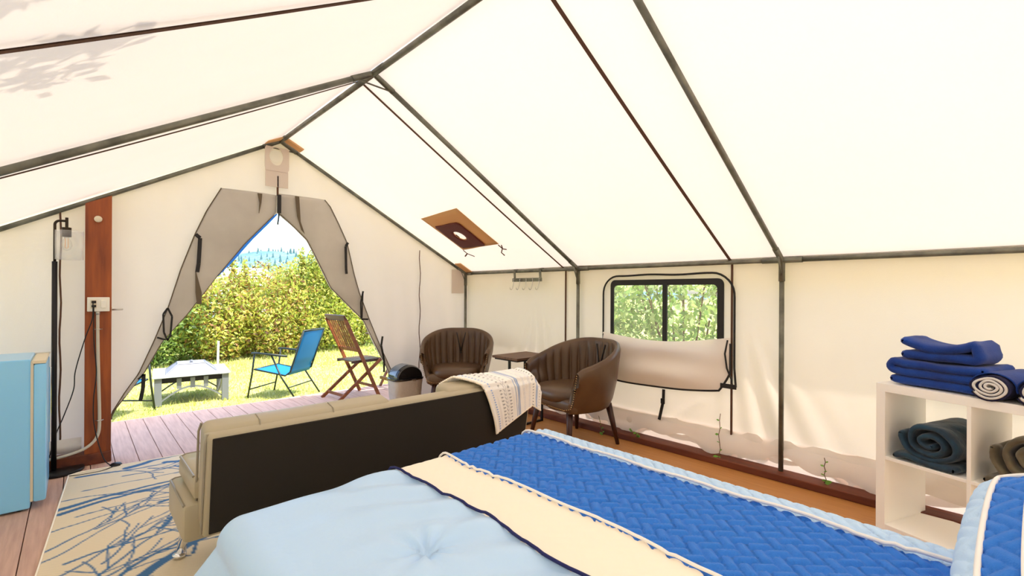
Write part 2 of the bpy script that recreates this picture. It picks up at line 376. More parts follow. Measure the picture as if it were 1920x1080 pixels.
# ---- front canvas wall with door opening
OPL = [(-.2, .205), (.30, .21), (.345, .213), (.64, .41), (.784, .48), (.892, .53), (1.109, .70), (1.435, .915), (1.75, 1.14), (1.95, 1.31), (2.065, 1.42)]
OPR = [(-.2, 2.76), (.0, 2.74), (.45, 2.585), (.766, 2.418), (1.0, 2.30), (1.351, 1.94), (1.69, 1.77), (1.83, 1.696), (1.95, 1.57), (2.065, 1.42)]
fi = lambda T, z: np.interp(z, [t[0] for t in T], [t[1] for t in T])
nf = noise2(11, 6, 3)
def frontz(u, v, left):
    pass
wf = thing('wall_front', kind='structure')
def front_half(left):
    zs = sorted(set([.06+i*.04 for i in range(68)]+[2.065])); zs = [z for z in zs if z < 2.74]+[2.76]; nu = 46
    V = []; F = []
    for z in zs:
        if z <= ZE: lim = XL-.04 if left else XR_+.06
        else: lim = 1.446-(1.446-XL)*(2.78-z)/(2.78-ZE) if left else 1.446+(XR_-1.446)*(2.78-z)/(2.78-ZE)
        inn = (fi(OPL, z) if left else fi(OPR, z)) if z < 2.065 else 1.436
        for i in range(nu):
            x = lim+(inn-lim)*i/(nu-1)
            dy = .012*nf(x*2.2, z*.5)+.006*sin(x*26+z*1.5)*min(1, max(0, (2.6-z)))+.010*sin(x*21+1)*exp(-max(0, rafter(min(max(x, XL), XR_), YF)-z)/.35)
            V.append((x, YF+.025+dy, z))
    n = nu
    F = [(j*n+i, j*n+i+1, (j+1)*n+i+1, (j+1)*n+i) for j in range(len(zs)-1) for i in range(n-1)]
    return link('canvas_sheet', V, F, M['canvas'], wf, True)
front_half(True); front_half(False)
MB().tube([(3.005+.008*sin(k*1.3), YF-.005, .1+k*.09) for k in range(20)], .005, 6).build('wall_rope', M['seam'], wf)
MB().tube([(-.085+.004*sin(k*1.3), YF-.005, .12+k*.1) for k in range(19)], .006, 6).build('wall_rope', M['seam'], wf)
MB().tube([(-.125+.006*sin(k), YF-.005, .12+k*.1) for k in range(9)], .005, 6).build('wall_rope', M['seam'], wf)
MB().box2((3.47, YF-.006, 1.30), (3.66, YF, 1.60)).build('corner_patch', M['greypatch'], wf)
bf = thing('baseboard_front', kind='structure')
MB().box2((XL, 4.74, 0), (.205, 4.87, .085), bev=.006).build('lumber_curb', M['curb'], bf)
MB().box2((2.80, 4.80, 0), (3.60, 4.89, .05), bev=.006).build('lumber_curb', M['curb'], bf)
link('canvas_skirt', *grid(60, 7, lambda u, v: (XL+u*.77, 4.845-.05*sin(pi*v)+.015*sin(u*30)*v, .20-.10*v+.02*sin(u*19)*v)), M['skirt'], wf, True)
# left and back walls
wl = thing('wall_left', kind='structure')
link('canvas_sheet', *grid(60, 12, lambda u, v: (XL-.035+.008*sin(u*40)*sin(v*3), YB+u*(YF-YB), .05+v*(ZE-.04))), M['canvas'], wl, True)
wb = thing('wall_back', kind='structure')
def backfn(u, v):
    x = XL+u*(XR_-XL); return (x, YB-.03+.01*sin(x*9), .05+v*(rafter(x, YB)-.04))
link('canvas_sheet', *grid(40, 20, backfn), M['canvas'], wb, True)

# ---- tied-back screen flaps beside the door
def flap(name, label, outer, inner, zt, ties, seed):
    t = thing(name, label, 'tent flap', (outer[0][1], YF-.02, 0), 0, 'tied-back screen flaps')
    nz = noise2(seed, 6, 5); zs = [outer[0][0]+(zt-outer[0][0])*i/60 for i in range(61)]; nu = 24
    V = []
    for z in zs:
        a = fi(outer, z); b = fi(inner, z)
        for i in range(nu):
            q = i/(nu-1); x = a+(b-a)*q
            dy = .03*sin(pi*q)**.7*min(1, abs(b-a)*4)+.010*nz(x*1.5, z)*sin(pi*q)+.008*sin((x*4+z*2.5)*3)*sin(pi*q)
            V.append((x, YF-.002-dy, z))
    n = nu; F = [(j*n+i, j*n+i+1, (j+1)*n+i+1, (j+1)*n+i) for j in range(60) for i in range(n-1)]
    o = link('screen_cloth', V, F, M['screen'], t, True)
    md = o.modifiers.new('thick', 'SOLIDIFY'); md.thickness = .004; md.offset = 1
    MB().tube([(fi(outer, z), YF-.010, z) for z in zs], .004, 6).build('hem', M['hem'], t)
    MB().tube([(fi(inner, z), YF-.006, z) for z in zs if z < 2.06], .004, 6).build('hem', M['hem'], t)
    for (pts, w) in ties:
        s = MB()
        for p, q in zip(pts, pts[1:]): s.beam((p[0], YF-.055, p[1]), (q[0], YF-.055, q[1]), w, .004, up=(0, 1, 0))
        s.build('tie_strap', M['black'], t)
    return t
OL = [(.30, .205), (.345, .208), (.50, .29), (.638, .375), (.90, .475), (1.18, .57), (1.50, .655), (1.80, .752), (2.02, .84), (2.239, .952)]
IL = [t for t in OPL if t[0] >= .3][:-1]+[(2.065, 1.408), (2.21, 1.412), (2.25, 1.412)]
fl = flap('door_flap', 'grey screen flap tied back left of the tent doorway', OL, IL, 2.235,
     [([(.752, 1.80), (.785, 1.77), (.775, 1.55), (.765, 1.475)], .030), ([(.56, 1.17), (.53, 1.12), (.535, .97), (.56, .90)], .014), ([(.56, 1.17), (.59, 1.1), (.58, .95), (.56, .90)], .014), ([(.49, .93), (.55, .905)], .014),
      ([(.405, .64), (.40, .52), (.385, .43)], .026), ([(.405, .64), (.37, .60)], .014)], 21)
MB().prism([(1.235, 2.225), (1.275, 2.225), (1.268, 2.14), (1.25, 2.04), (1.246, 2.04), (1.25, 2.14)], (0, YF-.045, 0), (1, 0, 0), (0, 0, 1), (0, -.003, 0)).build('ribbon', M['hem'], fl)
MB().prism([(.752, 1.48), (.758, 1.48), (.80, 1.30), (.80, 1.20), (.765, 1.20), (.755, 1.30)], (0, YF-.045, 0), (1, 0, 0), (0, 0, 1), (0, -.003, 0)).build('ribbon', M['hem'], fl)
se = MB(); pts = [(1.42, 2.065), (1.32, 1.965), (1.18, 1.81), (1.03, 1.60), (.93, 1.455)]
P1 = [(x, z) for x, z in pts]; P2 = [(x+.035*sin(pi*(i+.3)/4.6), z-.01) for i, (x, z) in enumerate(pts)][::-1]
se.prism(P1+P2, (0, YF+.02, 0), (1, 0, 0), (0, 0, 1), (0, .004, 0)); se.build('screen_edge', M['screenedge'], fl, label='pale blue strip along edge of the screen')
OR = [(.30, 2.70), (.453, 2.62), (.70, 2.50), (1.0, 2.37), (1.30, 2.25), (1.50, 2.19), (1.835, 2.109), (2.02, 2.02), (2.19, 1.93), (2.262, 1.865)]
IR = [(.30, 2.64), (.45, 2.585), (.766, 2.418), (1.0, 2.30), (1.351, 1.94), (1.69, 1.77), (1.83, 1.696), (1.95, 1.57), (2.065, 1.432), (2.25, 1.428)]
fl2 = flap('door_flap', 'grey screen flap tied back right of the tent doorway', OR, IR, 2.255,
     [([(2.10, 1.83), (2.075, 1.79), (2.08, 1.56), (2.085, 1.50)], .026), ([(2.27, 1.32), (2.245, 1.2), (2.25, 1.02), (2.33, 1.015)], .018), ([(2.27, 1.32), (2.265, 1.2), (2.26, 1.03)], .010),
      ([(2.50, .82), (2.485, .72), (2.52, .55), (2.52, .42)], .022)], 22)
MB().prism([(1.565, 2.245), (1.605, 2.245), (1.62, 2.0), (1.66, 1.88), (1.625, 1.92), (1.585, 2.05)], (0, YF-.05, 0), (1, 0, 0), (0, 0, 1), (0, -.003, 0)).build('ribbon', M['hem'], fl2)
dz = thing('door_zip', 'black zip end with teal pull at the peak of the tent doorway', 'zip', (1.42, YF-.04, 2.06))
MB().box2((1.405, YF-.06, 2.06), (1.438, YF-.045, 2.235)).build('zip_tape', M['black'], dz)
MB().tube([(1.42, YF-.05, 2.07), (1.418, YF-.05, 2.02), (1.41, YF-.05, 1.95)], .007, 8).build('zip_pull', M['green_metal'], dz)
MB().box2((1.409, YF-.03, 2.23), (1.424, YF-.012, 2.42), bev=.002).build('stitched_seam', M['seam'], dz)

# ---- gable vent
gv = thing('gable_vent', 'small oval gable vent with grey cloth surround near the ridge', 'vent', (1.405, YF-.03, 2.33))
def ring_patch(cx, cz, a, b, x0, x1, z0, z1, y, t=.006, n=32):
    m = MB(); o = []; i = []
    for k in range(n):
        an = 2*pi*k/n; c, s = cos(an), sin(an); i.append((cx+a*c, cz+b*s))
        hx = (x1-cx) if c > 0 else (cx-x0); hz = (z1-cz) if s > 0 else (cz-z0)
        q = min(hx/max(abs(c), 1e-6), hz/max(abs(s), 1e-6)); o.append((cx+q*c, cz+q*s))
    V = [(p[0], y, p[1]) for p in o]+[(p[0], y, p[1]) for p in i]; V += [(a_, b_+t, c_) for a_, b_, c_ in V]
    F = []
    for k in range(n):
        l = (k+1) % n; F += [(k, l, n+l, n+k), (2*n+l, 2*n+k, 3*n+k, 3*n+l), (n+k, n+l, 3*n+l, 3*n+k), (k, 2*n+k, 2*n+l, l)]
    return m.add(V, F)
ring_patch(1.40, 2.60, .062, .085, 1.30, 1.515, 2.46, 2.69, YF-.035).build('vent_surround', M['greypatch'], gv)
MB().box2((1.305, YF-.03, 2.31), (1.51, YF-.024, 2.47), bev=.002).build('lower_patch', M['greypatch'], gv)
MB().lathe([(.06, 0), (.06, .003)], (1.40, YF-.03, 2.60), 24, axis=(0, 1, 0)).build('vent_cloth', M['whitecl'], gv)

# ---- window in the right wall
w1 = thing('window_1', kind='structure')
def rrect(y0, y1, z0, z1, r, n=6):
    P = []
    for cy, cz, a0 in ((y1-r, z1-r, 0), (y0+r, z1-r, 90), (y0+r, z0+r, 180), (y1-r, z0+r, 270)):
        P += [(cy+r*cos(radians(a0+90*k/n)), cz+r*sin(radians(a0+90*k/n))) for k in range(n+1)]
    return P
def ringprism(outer, inner, x, t, m, name, par):
    n = len(outer); V = [(x, a, b) for a, b in outer]+[(x, a, b) for a, b in inner]; V += [(x+t, b, c) for _, b, c in V]
    F = []
    for k in range(n):
        l = (k+1) % n; F += [(k, l, n+l, n+k), (2*n+l, 2*n+k, 3*n+k, 3*n+l), (n+k, n+l, 3*n+l, 3*n+k), (k, 2*n+k, 2*n+l, l)]
    return link(name, V, F, m, par)
ringprism(rrect(1.575, 2.635, .84, 1.435, .05), rrect(1.625, 2.60, .88, 1.385, .035), XR_+.012, .012, M['black'], 'window_frame', w1)
MB().box2((XR_+.008, 2.055, .85), (XR_+.026, 2.095, 1.40)).build('mullion', M['black'], w1)
MB().box2((XR_+.020, 1.60, .86), (XR_+.022, 2.62, 1.40)).build('pane', M['vinyl'], w1)
wfl = thing('window_flap', 'cream canvas window flap hanging open with black zip edging', 'window flap', (3.66, 2.08, .46))
zp = rrect(1.49, 2.715, .60, 1.475, .17, 8)
zt = [(1.478, .60), (1.49, .75), (1.49, 1.30)]+[(1.66+.17*cos(radians(a)), 1.305+.17*sin(radians(a))) for a in range(180, 89, -10)]+[(2.545+.17*cos(radians(a)), 1.305+.17*sin(radians(a))) for a in range(90, -1, -10)]+[(2.715, .93)]
MB().tube([(XR_+.010, a, b+.004*sin(a*12)) for a, b in ppath(zt, 70)], .0085, 8).build('zip_track', M['black'], wfl, True)
def flapfn(u, v):
    y = 2.70-u*1.19; sag = .05*(1-(2*u-1)**2)
    zt = .945-.055*sin(pi*u)+.03*u; zb = .535-.055*sin(pi*u)**.5+.05*u
    e = abs(2*u-1); zb += .12*max(0, e-.86)/.14
    z = zt+(zb-zt)*v
    x = XR_-.012-.045*sin(pi*v)*sin(pi*u)**.5-.030*sin(pi*u)*sin(10*v-9*(u-.5)**2+.5)*(1-v*.6)-.006*sin(u*14+v*5)
    return (x, y, z)
V, F = grid(60, 26, flapfn); o = link('flap_cloth', V, F, M['canvas'], wfl, True)
MB().tube([(XR_-.014, 1.51, .93)]+[flapfn(1-k/40, 1) for k in range(41)]+[(XR_-.01, 2.70, .93)], .0085, 8).build('flap_zip', M['black'], wfl)
MB().tube([(XR_-.016, 1.53, .955), (XR_-.03, 1.545, .85), (XR_-.03, 1.53, .74), (XR_-.02, 1.50, .66), (XR_-.02, 1.49, .60)], .007, 8).build('zip_loop', M['black'], wfl)
MB().box2((XR_-.03, 1.46, .585), (XR_-.022, 1.58, .62)).build('zip_stop', M['black'], wfl)
st = MB(); st.beam((3.70, 2.075, .49), (3.695, 2.075, .38), .026, .004, up=(1, 0, 0)); st.beam((3.695, 2.075, .39), (3.69, 2.11, .225), .026, .004, up=(1, 0, 0)); st.build('strap', M['black'], wfl)
MB().box((3.69, 2.077, .39), (.012, .036, .045), bev=.003).build('buckle', M['black'], wfl)

# ================================================================== INDOOR THINGS
# stove jack on the roof
def roofpt(x, y, d=.0): return (x, y, rafter(x, y)+.03-d)
sj = thing('stove_jack', 'tan canvas stove jack with dark red patch and round hole on sloping ceiling', 'stove jack', roofpt(2.95, 4.05, .03))
def quad_sheet(c, d0, n, bulge=0):
    def fn(u, v):
        x = (c[0][0]*(1-u)+c[1][0]*u)*(1-v)+(c[3][0]*(1-u)+c[2][0]*u)*v
        y = (c[0][1]*(1-u)+c[1][1]*u)*(1-v)+(c[3][1]*(1-u)+c[2][1]*u)*v
        return roofpt(x, y+.012*sin(u*pi), d0+.002*sin(u*9+v*7))
    return grid(n, n, fn)
TQ = [(2.71, 4.37), (2.69, 3.70), (3.235, 3.70), (3.26, 4.35)]
def quad_ray(cx, cy, a):
    c, s_ = cos(a), sin(a); best = 9
    for (x1, y1), (x2, y2) in zip(TQ, TQ[1:]+TQ[:1]):
        ex, ey = x2-x1, y2-y1; det = ex*s_-ey*c
        if abs(det) < 1e-9: continue
        t = (ex*(y1-cy)-ey*(x1-cx))/det; u = (c*(y1-cy)-s_*(x1-cx))/det
        if t > 0 and -1e-6 <= u <= 1+1e-6: best = min(best, t)
    return best
TA = sorted([2*pi*k/60 for k in range(60)]+[math.atan2(y-4.10, x-3.03) % (2*pi) for x, y in TQ])
def tanfn(u, v):
    a = TA[int(round(u*len(TA))) % len(TA)]; ro = quad_ray(3.03, 4.10, a); r = .070+(ro-.070)*v
    return roofpt(3.03+r*cos(a), 4.10+r*sin(a), .022+.002*sin(a*3))
V, F = grid(len(TA), 5, tanfn, True)
o = link('tan_patch', V, F, M['tancloth'], sj, True); o.modifiers.new('t', 'SOLIDIFY').thickness = .003
pc = [(2.845, 4.36), (2.83, 3.90), (3.205, 3.875), (3.225, 4.30)]
def redfn(u, v):
    cx, cy = 3.03, 4.10
    a = 2*pi*u; c, s = cos(a), sin(a); q = min((.19)/max(abs(c), 1e-6), (.215)/max(abs(s), 1e-6)); ri = .072
    r = ri+(q-ri)*v; return roofpt(cx+r*c, cy+r*s, .034+.002*sin(a*5)*v)
V, F = grid(48, 6, redfn, True); o = link('red_patch', V, F, M['redcloth'], sj, True); o.modifiers.new('t', 'SOLIDIFY').thickness = .004
MB().tube([roofpt(3.235, 3.71, .03), roofpt(3.275, 3.68, .05), roofpt(3.31, 3.66, .035)], .006, 6).tube([roofpt(3.27, 3.68, .045), roofpt(3.30, 3.73, .07), roofpt(3.32, 3.70, .09)], .006, 6).tube([roofpt(3.27, 3.68, .045), roofpt(3.22, 3.64, .05)], .006, 6).build('tie_cord', M['seam'], sj)
MB().tube([roofpt(3.255, 4.34, .03), roofpt(3.29, 4.31, .05), roofpt(3.35, 4.25, .05)], .005, 6).tube([roofpt(3.29, 4.31, .05), roofpt(3.30, 4.36, .07)], .009, 6).build('tie_cord', M['seam'], sj)
MB().box(roofpt(3.0, 4.10, .052), (.05, .012, .004), rot=(0, .5, 0)).build('hook_strap', M['seam'], sj)

# over-pole hook rack
hk = thing('hook_rack', 'grey metal rack of five hooks hung over the eave pipe in corner', 'hook rack', (3.66, 3.69, 1.40))
MB().box2((3.645, 3.47, 1.435), (3.652, 3.93, 1.475), bev=.002).build('back_bar', M['pipe'], hk)
for y in (3.49, 3.89):
    a = MB(); a.beam((3.648, y, 1.45), (3.66, y+.02, 1.57), .032, .005, up=(1, 0, 0)); a.beam((3.66, y+.02, 1.575), (3.715, y+.02, 1.578), .03, .005); a.build('over_hook', M['pipe'], hk)
for i in range(5):
    y = 3.50+i*.10
    MB().tube([(3.642, y, 1.455), (3.630, y, 1.40), (3.622, y+.006, 1.36), (3.608, y+.006, 1.345), (3.592, y+.006, 1.352), (3.588, y+.006, 1.372)], .0045, 6).ball((3.64, y, 1.46), .007, 6).build('hook', M['steel'], hk, True)

# wooden post with fittings
wp = thing('wooden_post', 'reddish brown stained wooden post left of the doorway', 'post', (.125, 4.80, 0))
MB().prism([(.05, 0), (.202, 0), (.202, 2.045), (.05, 1.965)], (0, 4.755, 0), (1, 0, 0), (0, 0, 1), (0, .085, 0)).build('post_timber', M['post'], wp)
MB().lathe([(.0, 0), (.012, .0), (.012, .015), (.024, .02), (.024, .03), (.012, .036)], (.122, 4.756, 1.852), 16, axis=(0, -1, 0)).build('round_peg', M['cream'], wp, True)
sb = thing('power_outlet', 'white outlet and switch plate on the wooden post', 'outlet', (.125, 4.75, 1.14))
MB().box2((.062, 4.715, 1.155), (.19, 4.752, 1.262), bev=.004).build('face_plate', M['white'], sb)
MB().box2((.138, 4.708, 1.18), (.17, 4.716, 1.24), bev=.002).build('rocker_switch', M['white'], sb)
MB().box2((.080, 4.711, 1.178), (.115, 4.716, 1.242), bev=.002).build('socket', M['cream'], sb)
MB().box2((.086, 4.692, 1.218), (.112, 4.712, 1.236), bev=.003).build('upper_plug', M['black'], sb, label='black upper plug')
MB().box2((.086, 4.692, 1.188), (.112, 4.712, 1.204), bev=.003).build('lower_plug', M['black'], sb, label='black lower plug')
cd = thing('conduit', 'pale grey electrical conduit running down the wooden post to floor', 'conduit', (.125, 4.74, .05))
MB().tube(smoothp([(.122, 4.738, 1.155), (.124, 4.738, .9), (.13, 4.738, .6), (.135, 4.738, .33), (.125, 4.736, .22), (.08, 4.725, .155), (.0, 4.715, .12), (-.15, 4.71, .10), (-.4, 4.71, .10)], 50), .0105, 10).build('pipe_run', M['conduit'], cd, True)
for x, z in ((.126, 1.02), (.135, .33)): MB().tube([(x-.022, 4.747, z), (x-.010, 4.728, z), (x+.010, 4.728, z), (x+.022, 4.747, z)], .004, 6).build('clip', M['steel'], cd)
MB().tube([(.122, 4.738, 1.16), (.123, 4.738, 1.13)], .014, 10).build('coupling', M['steel'], cd, True)
lt = thing('slide_bolt', 'short steel bolt sticking out right of the wooden post', 'bolt', (.20, 4.76, 1.16))
MB().tube([(.200, 4.765, 1.165), (.268, 4.74, 1.168)], .0065, 8).build('bolt_rod', M['steel'], lt, True)
MB().box2((.199, 4.758, 1.15), (.206, 4.772, 1.185)).build('bolt_plate', M['steel'], lt)

# floor lamp
fl_ = thing('floor_lamp', 'black floor lamp with clear glass cylinder shade beside wooden post', 'floor lamp', (-.085, 4.70, 0))
LX, LY = -.112, 4.70
MB().lathe([(.0, 0), (.135, 0), (.138, .004), (.138, .018), (.134, .022), (.0, .022)], (-.085, 4.70, 0.001), 40).build('base', M['blackmetal'], fl_, True)
MB().tube([(LX, LY, .02), (LX, LY, 1.52)], .0155, 14).build('pole', M['blackmetal'], fl_, True)
MB().tube([(LX, LY, 1.52)]+[(LX, LY, 1.76)]+[(LX+.03-.03*cos(radians(a)), LY, 1.785+.03*sin(radians(a))) for a in range(0, 91, 15)]+[(LX+.062, LY, 1.815)], .0085, 12).build('neck', M['brownmetal'], fl_, True)
MB().lathe([(.0, 1.70), (.026, 1.70), (.026, 1.768), (.0, 1.768)], (LX+.062, LY, 0), 20).lathe([(.0, 1.768), (.009, 1.768), (.009, 1.84), (.0, 1.84)], (LX+.062, LY, 0), 12).build('socket', M['brownmetal'], fl_)
SX = LX+.076
prof = [(.078, 1.535), (.079, 1.745), (.075, 1.745), (.074, 1.535)]
n = 36; V = []; F = []
for r, z in prof: V += [(SX+r*cos(2*pi*k/n), LY+r*sin(2*pi*k/n), z) for k in range(n)]
for i in range(4): F += [(i*n+k, i*n+(k+1) % n, ((i+1) % 4)*n+(k+1) % n, ((i+1) % 4)*n+k) for k in range(n)]
link('glass_shade', V, F, M['glass'], fl_, True)
bulb = MB().lathe([(.001, 1.60), (.018, 1.606), (.029, 1.63), (.030, 1.645), (.024, 1.67), (.014, 1.69), (.013, 1.70)], (LX+.062, LY, 0), 20).build('bulb', M['glass'], fl_, True)
MB().tube([(LX+.055, LY, 1.69), (LX+.054, LY, 1.625), (LX+.062, LY, 1.615), (LX+.070, LY, 1.625), (LX+.069, LY, 1.69)], .0018, 6).build('filament', M['filament'], bulb)
pc_ = fl_
MB().tube(smoothp([(.098, 4.690, 1.195), (.10, 4.69, .95), (.115, 4.70, .7), (.10, 4.70, .5), (.105, 4.70, .3), (.15, 4.66, .08), (.19, 4.62, .012), (.235, 4.60, .012)], 50), .0035, 6).build('cord', M['black'], pc_)
MB().lathe([(0, 0), (.036, 0), (.038, .008), (.028, .02), (0, .024)], (.225, 4.60, .001), 20).build('foot_switch', M['blackmetal'], pc_, True)
MB().tube(smoothp([(.215, 4.57, .01), (.14, 4.52, .006), (.03, 4.52, .006), (-.03, 4.54, .008)], 24), .0035, 6).build('cord', M['black'], pc_)
c2 = MB().tube(smoothp([(.094, 4.689, 1.222), (.09, 4.69, 1.1), (.05, 4.72, .95), (.0, 4.74, .72), (-.01, 4.74, .58), (-.06, 4.745, .40), (-.105, 4.74, .26), (-.15, 4.72, .06), (-.20, 4.69, .03)], 60), .0035, 6).build('cable', M['black'])
prop(c2, 'black cable looping from the outlet down behind the floor lamp', 'cable')

# mini fridge
fg = thing('mini_fridge', 'pale blue mini fridge with cream gasket at left edge', 'fridge', (-.40, 4.24, 0))
fx = -.196
MB().box2((-.68, 4.00, .012), (fx, 4.46, .90), bev=.008).build('cabinet', M['fridge'], fg)
MB().box2((fx, 4.008, .05), (fx+.012, 4.452, .885)).build('gasket', M['cream'], fg)
dr = MB().box2((fx+.012, 4.00, .045), (fx+.068, 4.46, .872), bev=.012).build('door', M['fridge'], fg)
autosmooth(dr)
MB().box2((fx+.006, 4.002, .872), (fx+.066, 4.458, .892), bev=.004).build('door_cap', M['cream'], fg)
MB().box2((fx-.03, 4.43, .888), (fx+.072, 4.458, .898), bev=.002).build('hinge', M['steel'], dr)
MB().box2((fx+.068, 4.40, .30), (fx+.078, 4.43, .80), bev=.003).build('door_handle', M['chrome'], dr)
for x in (-.64, -.24):
    for y in (4.04, 4.42): MB().lathe([(0, 0), (.015, 0), (.015, .014), (0, .014)], (x, y, 0.0005), 10).build('foot', M['black'], fg)

# rug with printed branches
def make_rug():
    W, Lh, st = 1.95, 2.9, .0085; nx, ny = int(W/st), int(Lh/st); r = random.Random(14)
    xs = np.linspace(0, W, nx); yy = np.linspace(0, -Lh, ny); X, Y = np.meshgrid(xs, yy); segs = []
    def branch(x, y, a, w, ln, d):
        n = max(3, int(ln/.05))
        for i in range(n):
            a += r.uniform(-.22, .22); x2 = x+cos(a)*ln/n; y2 = y+sin(a)*ln/n; w2 = w*(1-.75/n)
            segs.append((x, y, x2, y2, w, w2)); x, y, w = x2, y2, w2
            if d > 0 and i > 1 and r.random() < .30: branch(x, y, a+r.choice((-1, 1))*r.uniform(.25, .6), w*.5, ln*r.uniform(.3, .55), d-1)
    for (x, y, a, w, ln) in [(0, -.72, .45, .017, .60), (.02, -.80, .35, .015, .75), (.05, -.12, -.25, .012, .5), (.32, -.10, .25, .020, .75), (.55, -.12, -.3, .016, .6), (.85, -.7, .5, .014, .5), (.35, -1.9, .75, .022, 1.1), (.1, -1.5, .5, .007, .6), (0, -1.3, .45, .006, .6),
                             (.02, -1.65, .5, .006, .6), (.1, -.45, .25, .005, .7), (.5, -1.35, 1.1, .010, .4), (.9, -.4, .3, .015, .6), (.6, -2.4, 1.0, .02, 1.0), (1.2, -1.6, .6, .02, .8), (.5, -.95, .3, .010, .5), (0, -2.1, .6, .014, .8), (.0, -1.05, .35, .005, .6), (.3, -.28, .1, .006, .6), (.15, -1.8, .6, .006, .7), (.62, -1.75, 1.3, .006, .5), (.55, -1.0, .5, .005, .5), (.0, -.58, .2, .005, .5), (.3, -.62, .15, .005, .6), (.1, -.9, .5, .005, .5), (.2, -1.15, .6, .005, .6), (.0, -1.42, .45, .005, .5), (.25, -1.6, .7, .005, .5), (.45, -.2, -.6, .006, .3), (.6, -.25, -1.0, .006, .3), (.7, -.16, .1, .014, .4), (.05, -1.9, .6, .008, .7)]:
        branch(x, y, a, w, ln, 2)
    msk = np.zeros_like(X)
    for x1, y1, x2, y2, w1_, w2_ in segs:
        w = max(w1_, w2_, .0035)*1.5
        i0, i1 = np.searchsorted(xs, [min(x1, x2)-w-.01, max(x1, x2)+w+.01]); j0, j1 = np.searchsorted(-yy, [-(max(y1, y2)+w+.01), -(min(y1, y2)-w-.01)])
        if i1 <= i0 or j1 <= j0: continue
        x = X[j0:j1, i0:i1]; y = Y[j0:j1, i0:i1]; dx, dy = x2-x1, y2-y1; L2 = dx*dx+dy*dy+1e-9
        t = np.clip(((x-x1)*dx+(y-y1)*dy)/L2, 0, 1); dd = np.hypot(x-x1-t*dx, y-y1-t*dy)
        ww = np.maximum((w1_+(w2_-w1_)*t)*1.45, .0048); m = np.clip((ww-dd)/.004+.5, 0, 1); msk[j0:j1, i0:i1] = np.maximum(msk[j0:j1, i0:i1], m)
    a = np.array(lin(236, 220, 188)); b = np.array(lin(62, 112, 158)); col = a[None, None]*(1-msk[..., None])+b[None, None]*msk[..., None]
    chk = .88+.12*((np.add.outer(np.arange(ny), np.arange(nx)) % 2)); col[..., :3] *= chk[..., None]; col[..., 3] = 1
    # rounded corners, slight rotation, gently curved left edge
    an = -radians(5); ca, sa = cos(an), sin(an)
    xx = X.copy(); q = np.clip((.10-X)/.10, 0, 1); yw = Y.copy(); yw = np.where(Y > -.10, -.10+(Y+.10)*np.sqrt(np.clip(1-q**2*.75, 0, 1)), Y)
    xx = xx+np.where(X < .5, .05*np.clip(-Y/2.2, 0, 1)*(1-X/.5), 0)
    PX = .0-.03+xx*ca-yw*sa; PY = 4.60+xx*sa+yw*ca
    PZ = .006+.002*np.sin(PX*5)*np.sin(PY*4)
    V = np.stack([PX, PY, PZ], -1).reshape(-1, 3)
    i = np.arange(nx*ny).reshape(ny, nx); F = np.stack([i[:-1, :-1], i[1:, :-1], i[1:, 1:], i[:-1, 1:]], -1).reshape(-1, 4)
    o = link('area_rug', V, F, M['rug'], None, True, col=col.reshape(-1, 4))
    md = o.modifiers.new('t', 'SOLIDIFY'); md.thickness = .005
    edge = [tuple(V[k]+np.array([0, 0, .001])) for k in list(i[:, 0][::-1][::6])+list(i[0, ::6])]
    b = MB().tube(edge, .004, 6).build('binding', M['bl_cream'], o)
    return prop(o, 'beige woven rug with blue branch pattern under the futon', 'rug')
make_rug()

# futon
ft = thing('futon_sofa', 'taupe faux-leather futon sofa with black rear panel facing the doorway', 'sofa', (1.35, 2.7, 0))
TY, TZ = -.165, .986; NY, NZ = .986, .165; BY, BZ, HB, TH = 2.335, .26, .475, .155
X0, X1 = .395, 2.30
def backpt(x, s, t):   # s up the back, t forward
    return (x, BY+TY*s+NY*t, BZ+TZ*s+NZ*t)
def slab(xa, xb, s0, s1, t0, t1, bev, name, m, par, seg=4, flat_rear=False):
    b = MB().box(((xa+xb)/2, (t0+t1)/2, (s0+s1)/2), (xb-xa, t1-t0, s1-s0), bev=bev, seg=seg)
    V = [backpt(v[0], v[2], v[1]) for v in b.V]; o = link(name, V, b.F, m, par); return autosmooth(o, 40)
fx1 = X1
bk = slab(X0, fx1, .0, HB-.012, .004, .085, .022, 'backrest', M['futon'], ft)
slab(X0+.022, fx1-.022, .02, HB-.028, -.002, .012, .004, 'rear_panel', M['futonback'], bk)
slab(X0+.001, 1.25, .0, HB+.002, .03, TH+.01, .035, 'back_pad', M['futon'], bk)
slab(1.255, 1.60, .0, HB-.03, .05, .09, .02, 'back_pad', M['futon'], bk)
slab(1.605, fx1-.001, .0, HB+.005, .03, TH+.02, .035, 'back_pad', M['futon'], bk)
for t in (.004, TH+.004):
    s = MB().tube([backpt(X0-.002, .02, t+.02*(t < .1)), backpt(X0-.002, HB-.05, t+.012*(t < .1)), backpt(X0+.006, HB-.012, t+.02*(t < .1)-.008*(t > .1))], .005, 6)
    s.build('piping', M['piping'], bk)
for xs_ in (.60, .93): MB().tube([backpt(xs_, HB-.02, .02), backpt(xs_+.005, HB+.003, .05), backpt(xs_+.006, HB+.004, .12), backpt(xs_+.006, HB-.02, TH+.008)], .0025, 6).build('stitch_line', M['piping'], bk)
se_ = MB().box2((X0-.055, 2.44, .215), (fx1, 2.865, .385), bev=.025).build('seat_base', M['futon'], ft); autosmooth(se_, 40)
b = MB().box2((X0-.018, 2.45, .388), (fx1, 2.85, .50), bev=.03, mi=0).build('seat_cushion', M['futon'], ft); autosmooth(b, 40)
MB().tube([(X0-.048, 2.46, .378), (X0-.050, 2.84, .378), (X0-.03, 2.862, .378), (fx1, 2.862, .378)], .006, 6).build('piping', M['piping'], ft)
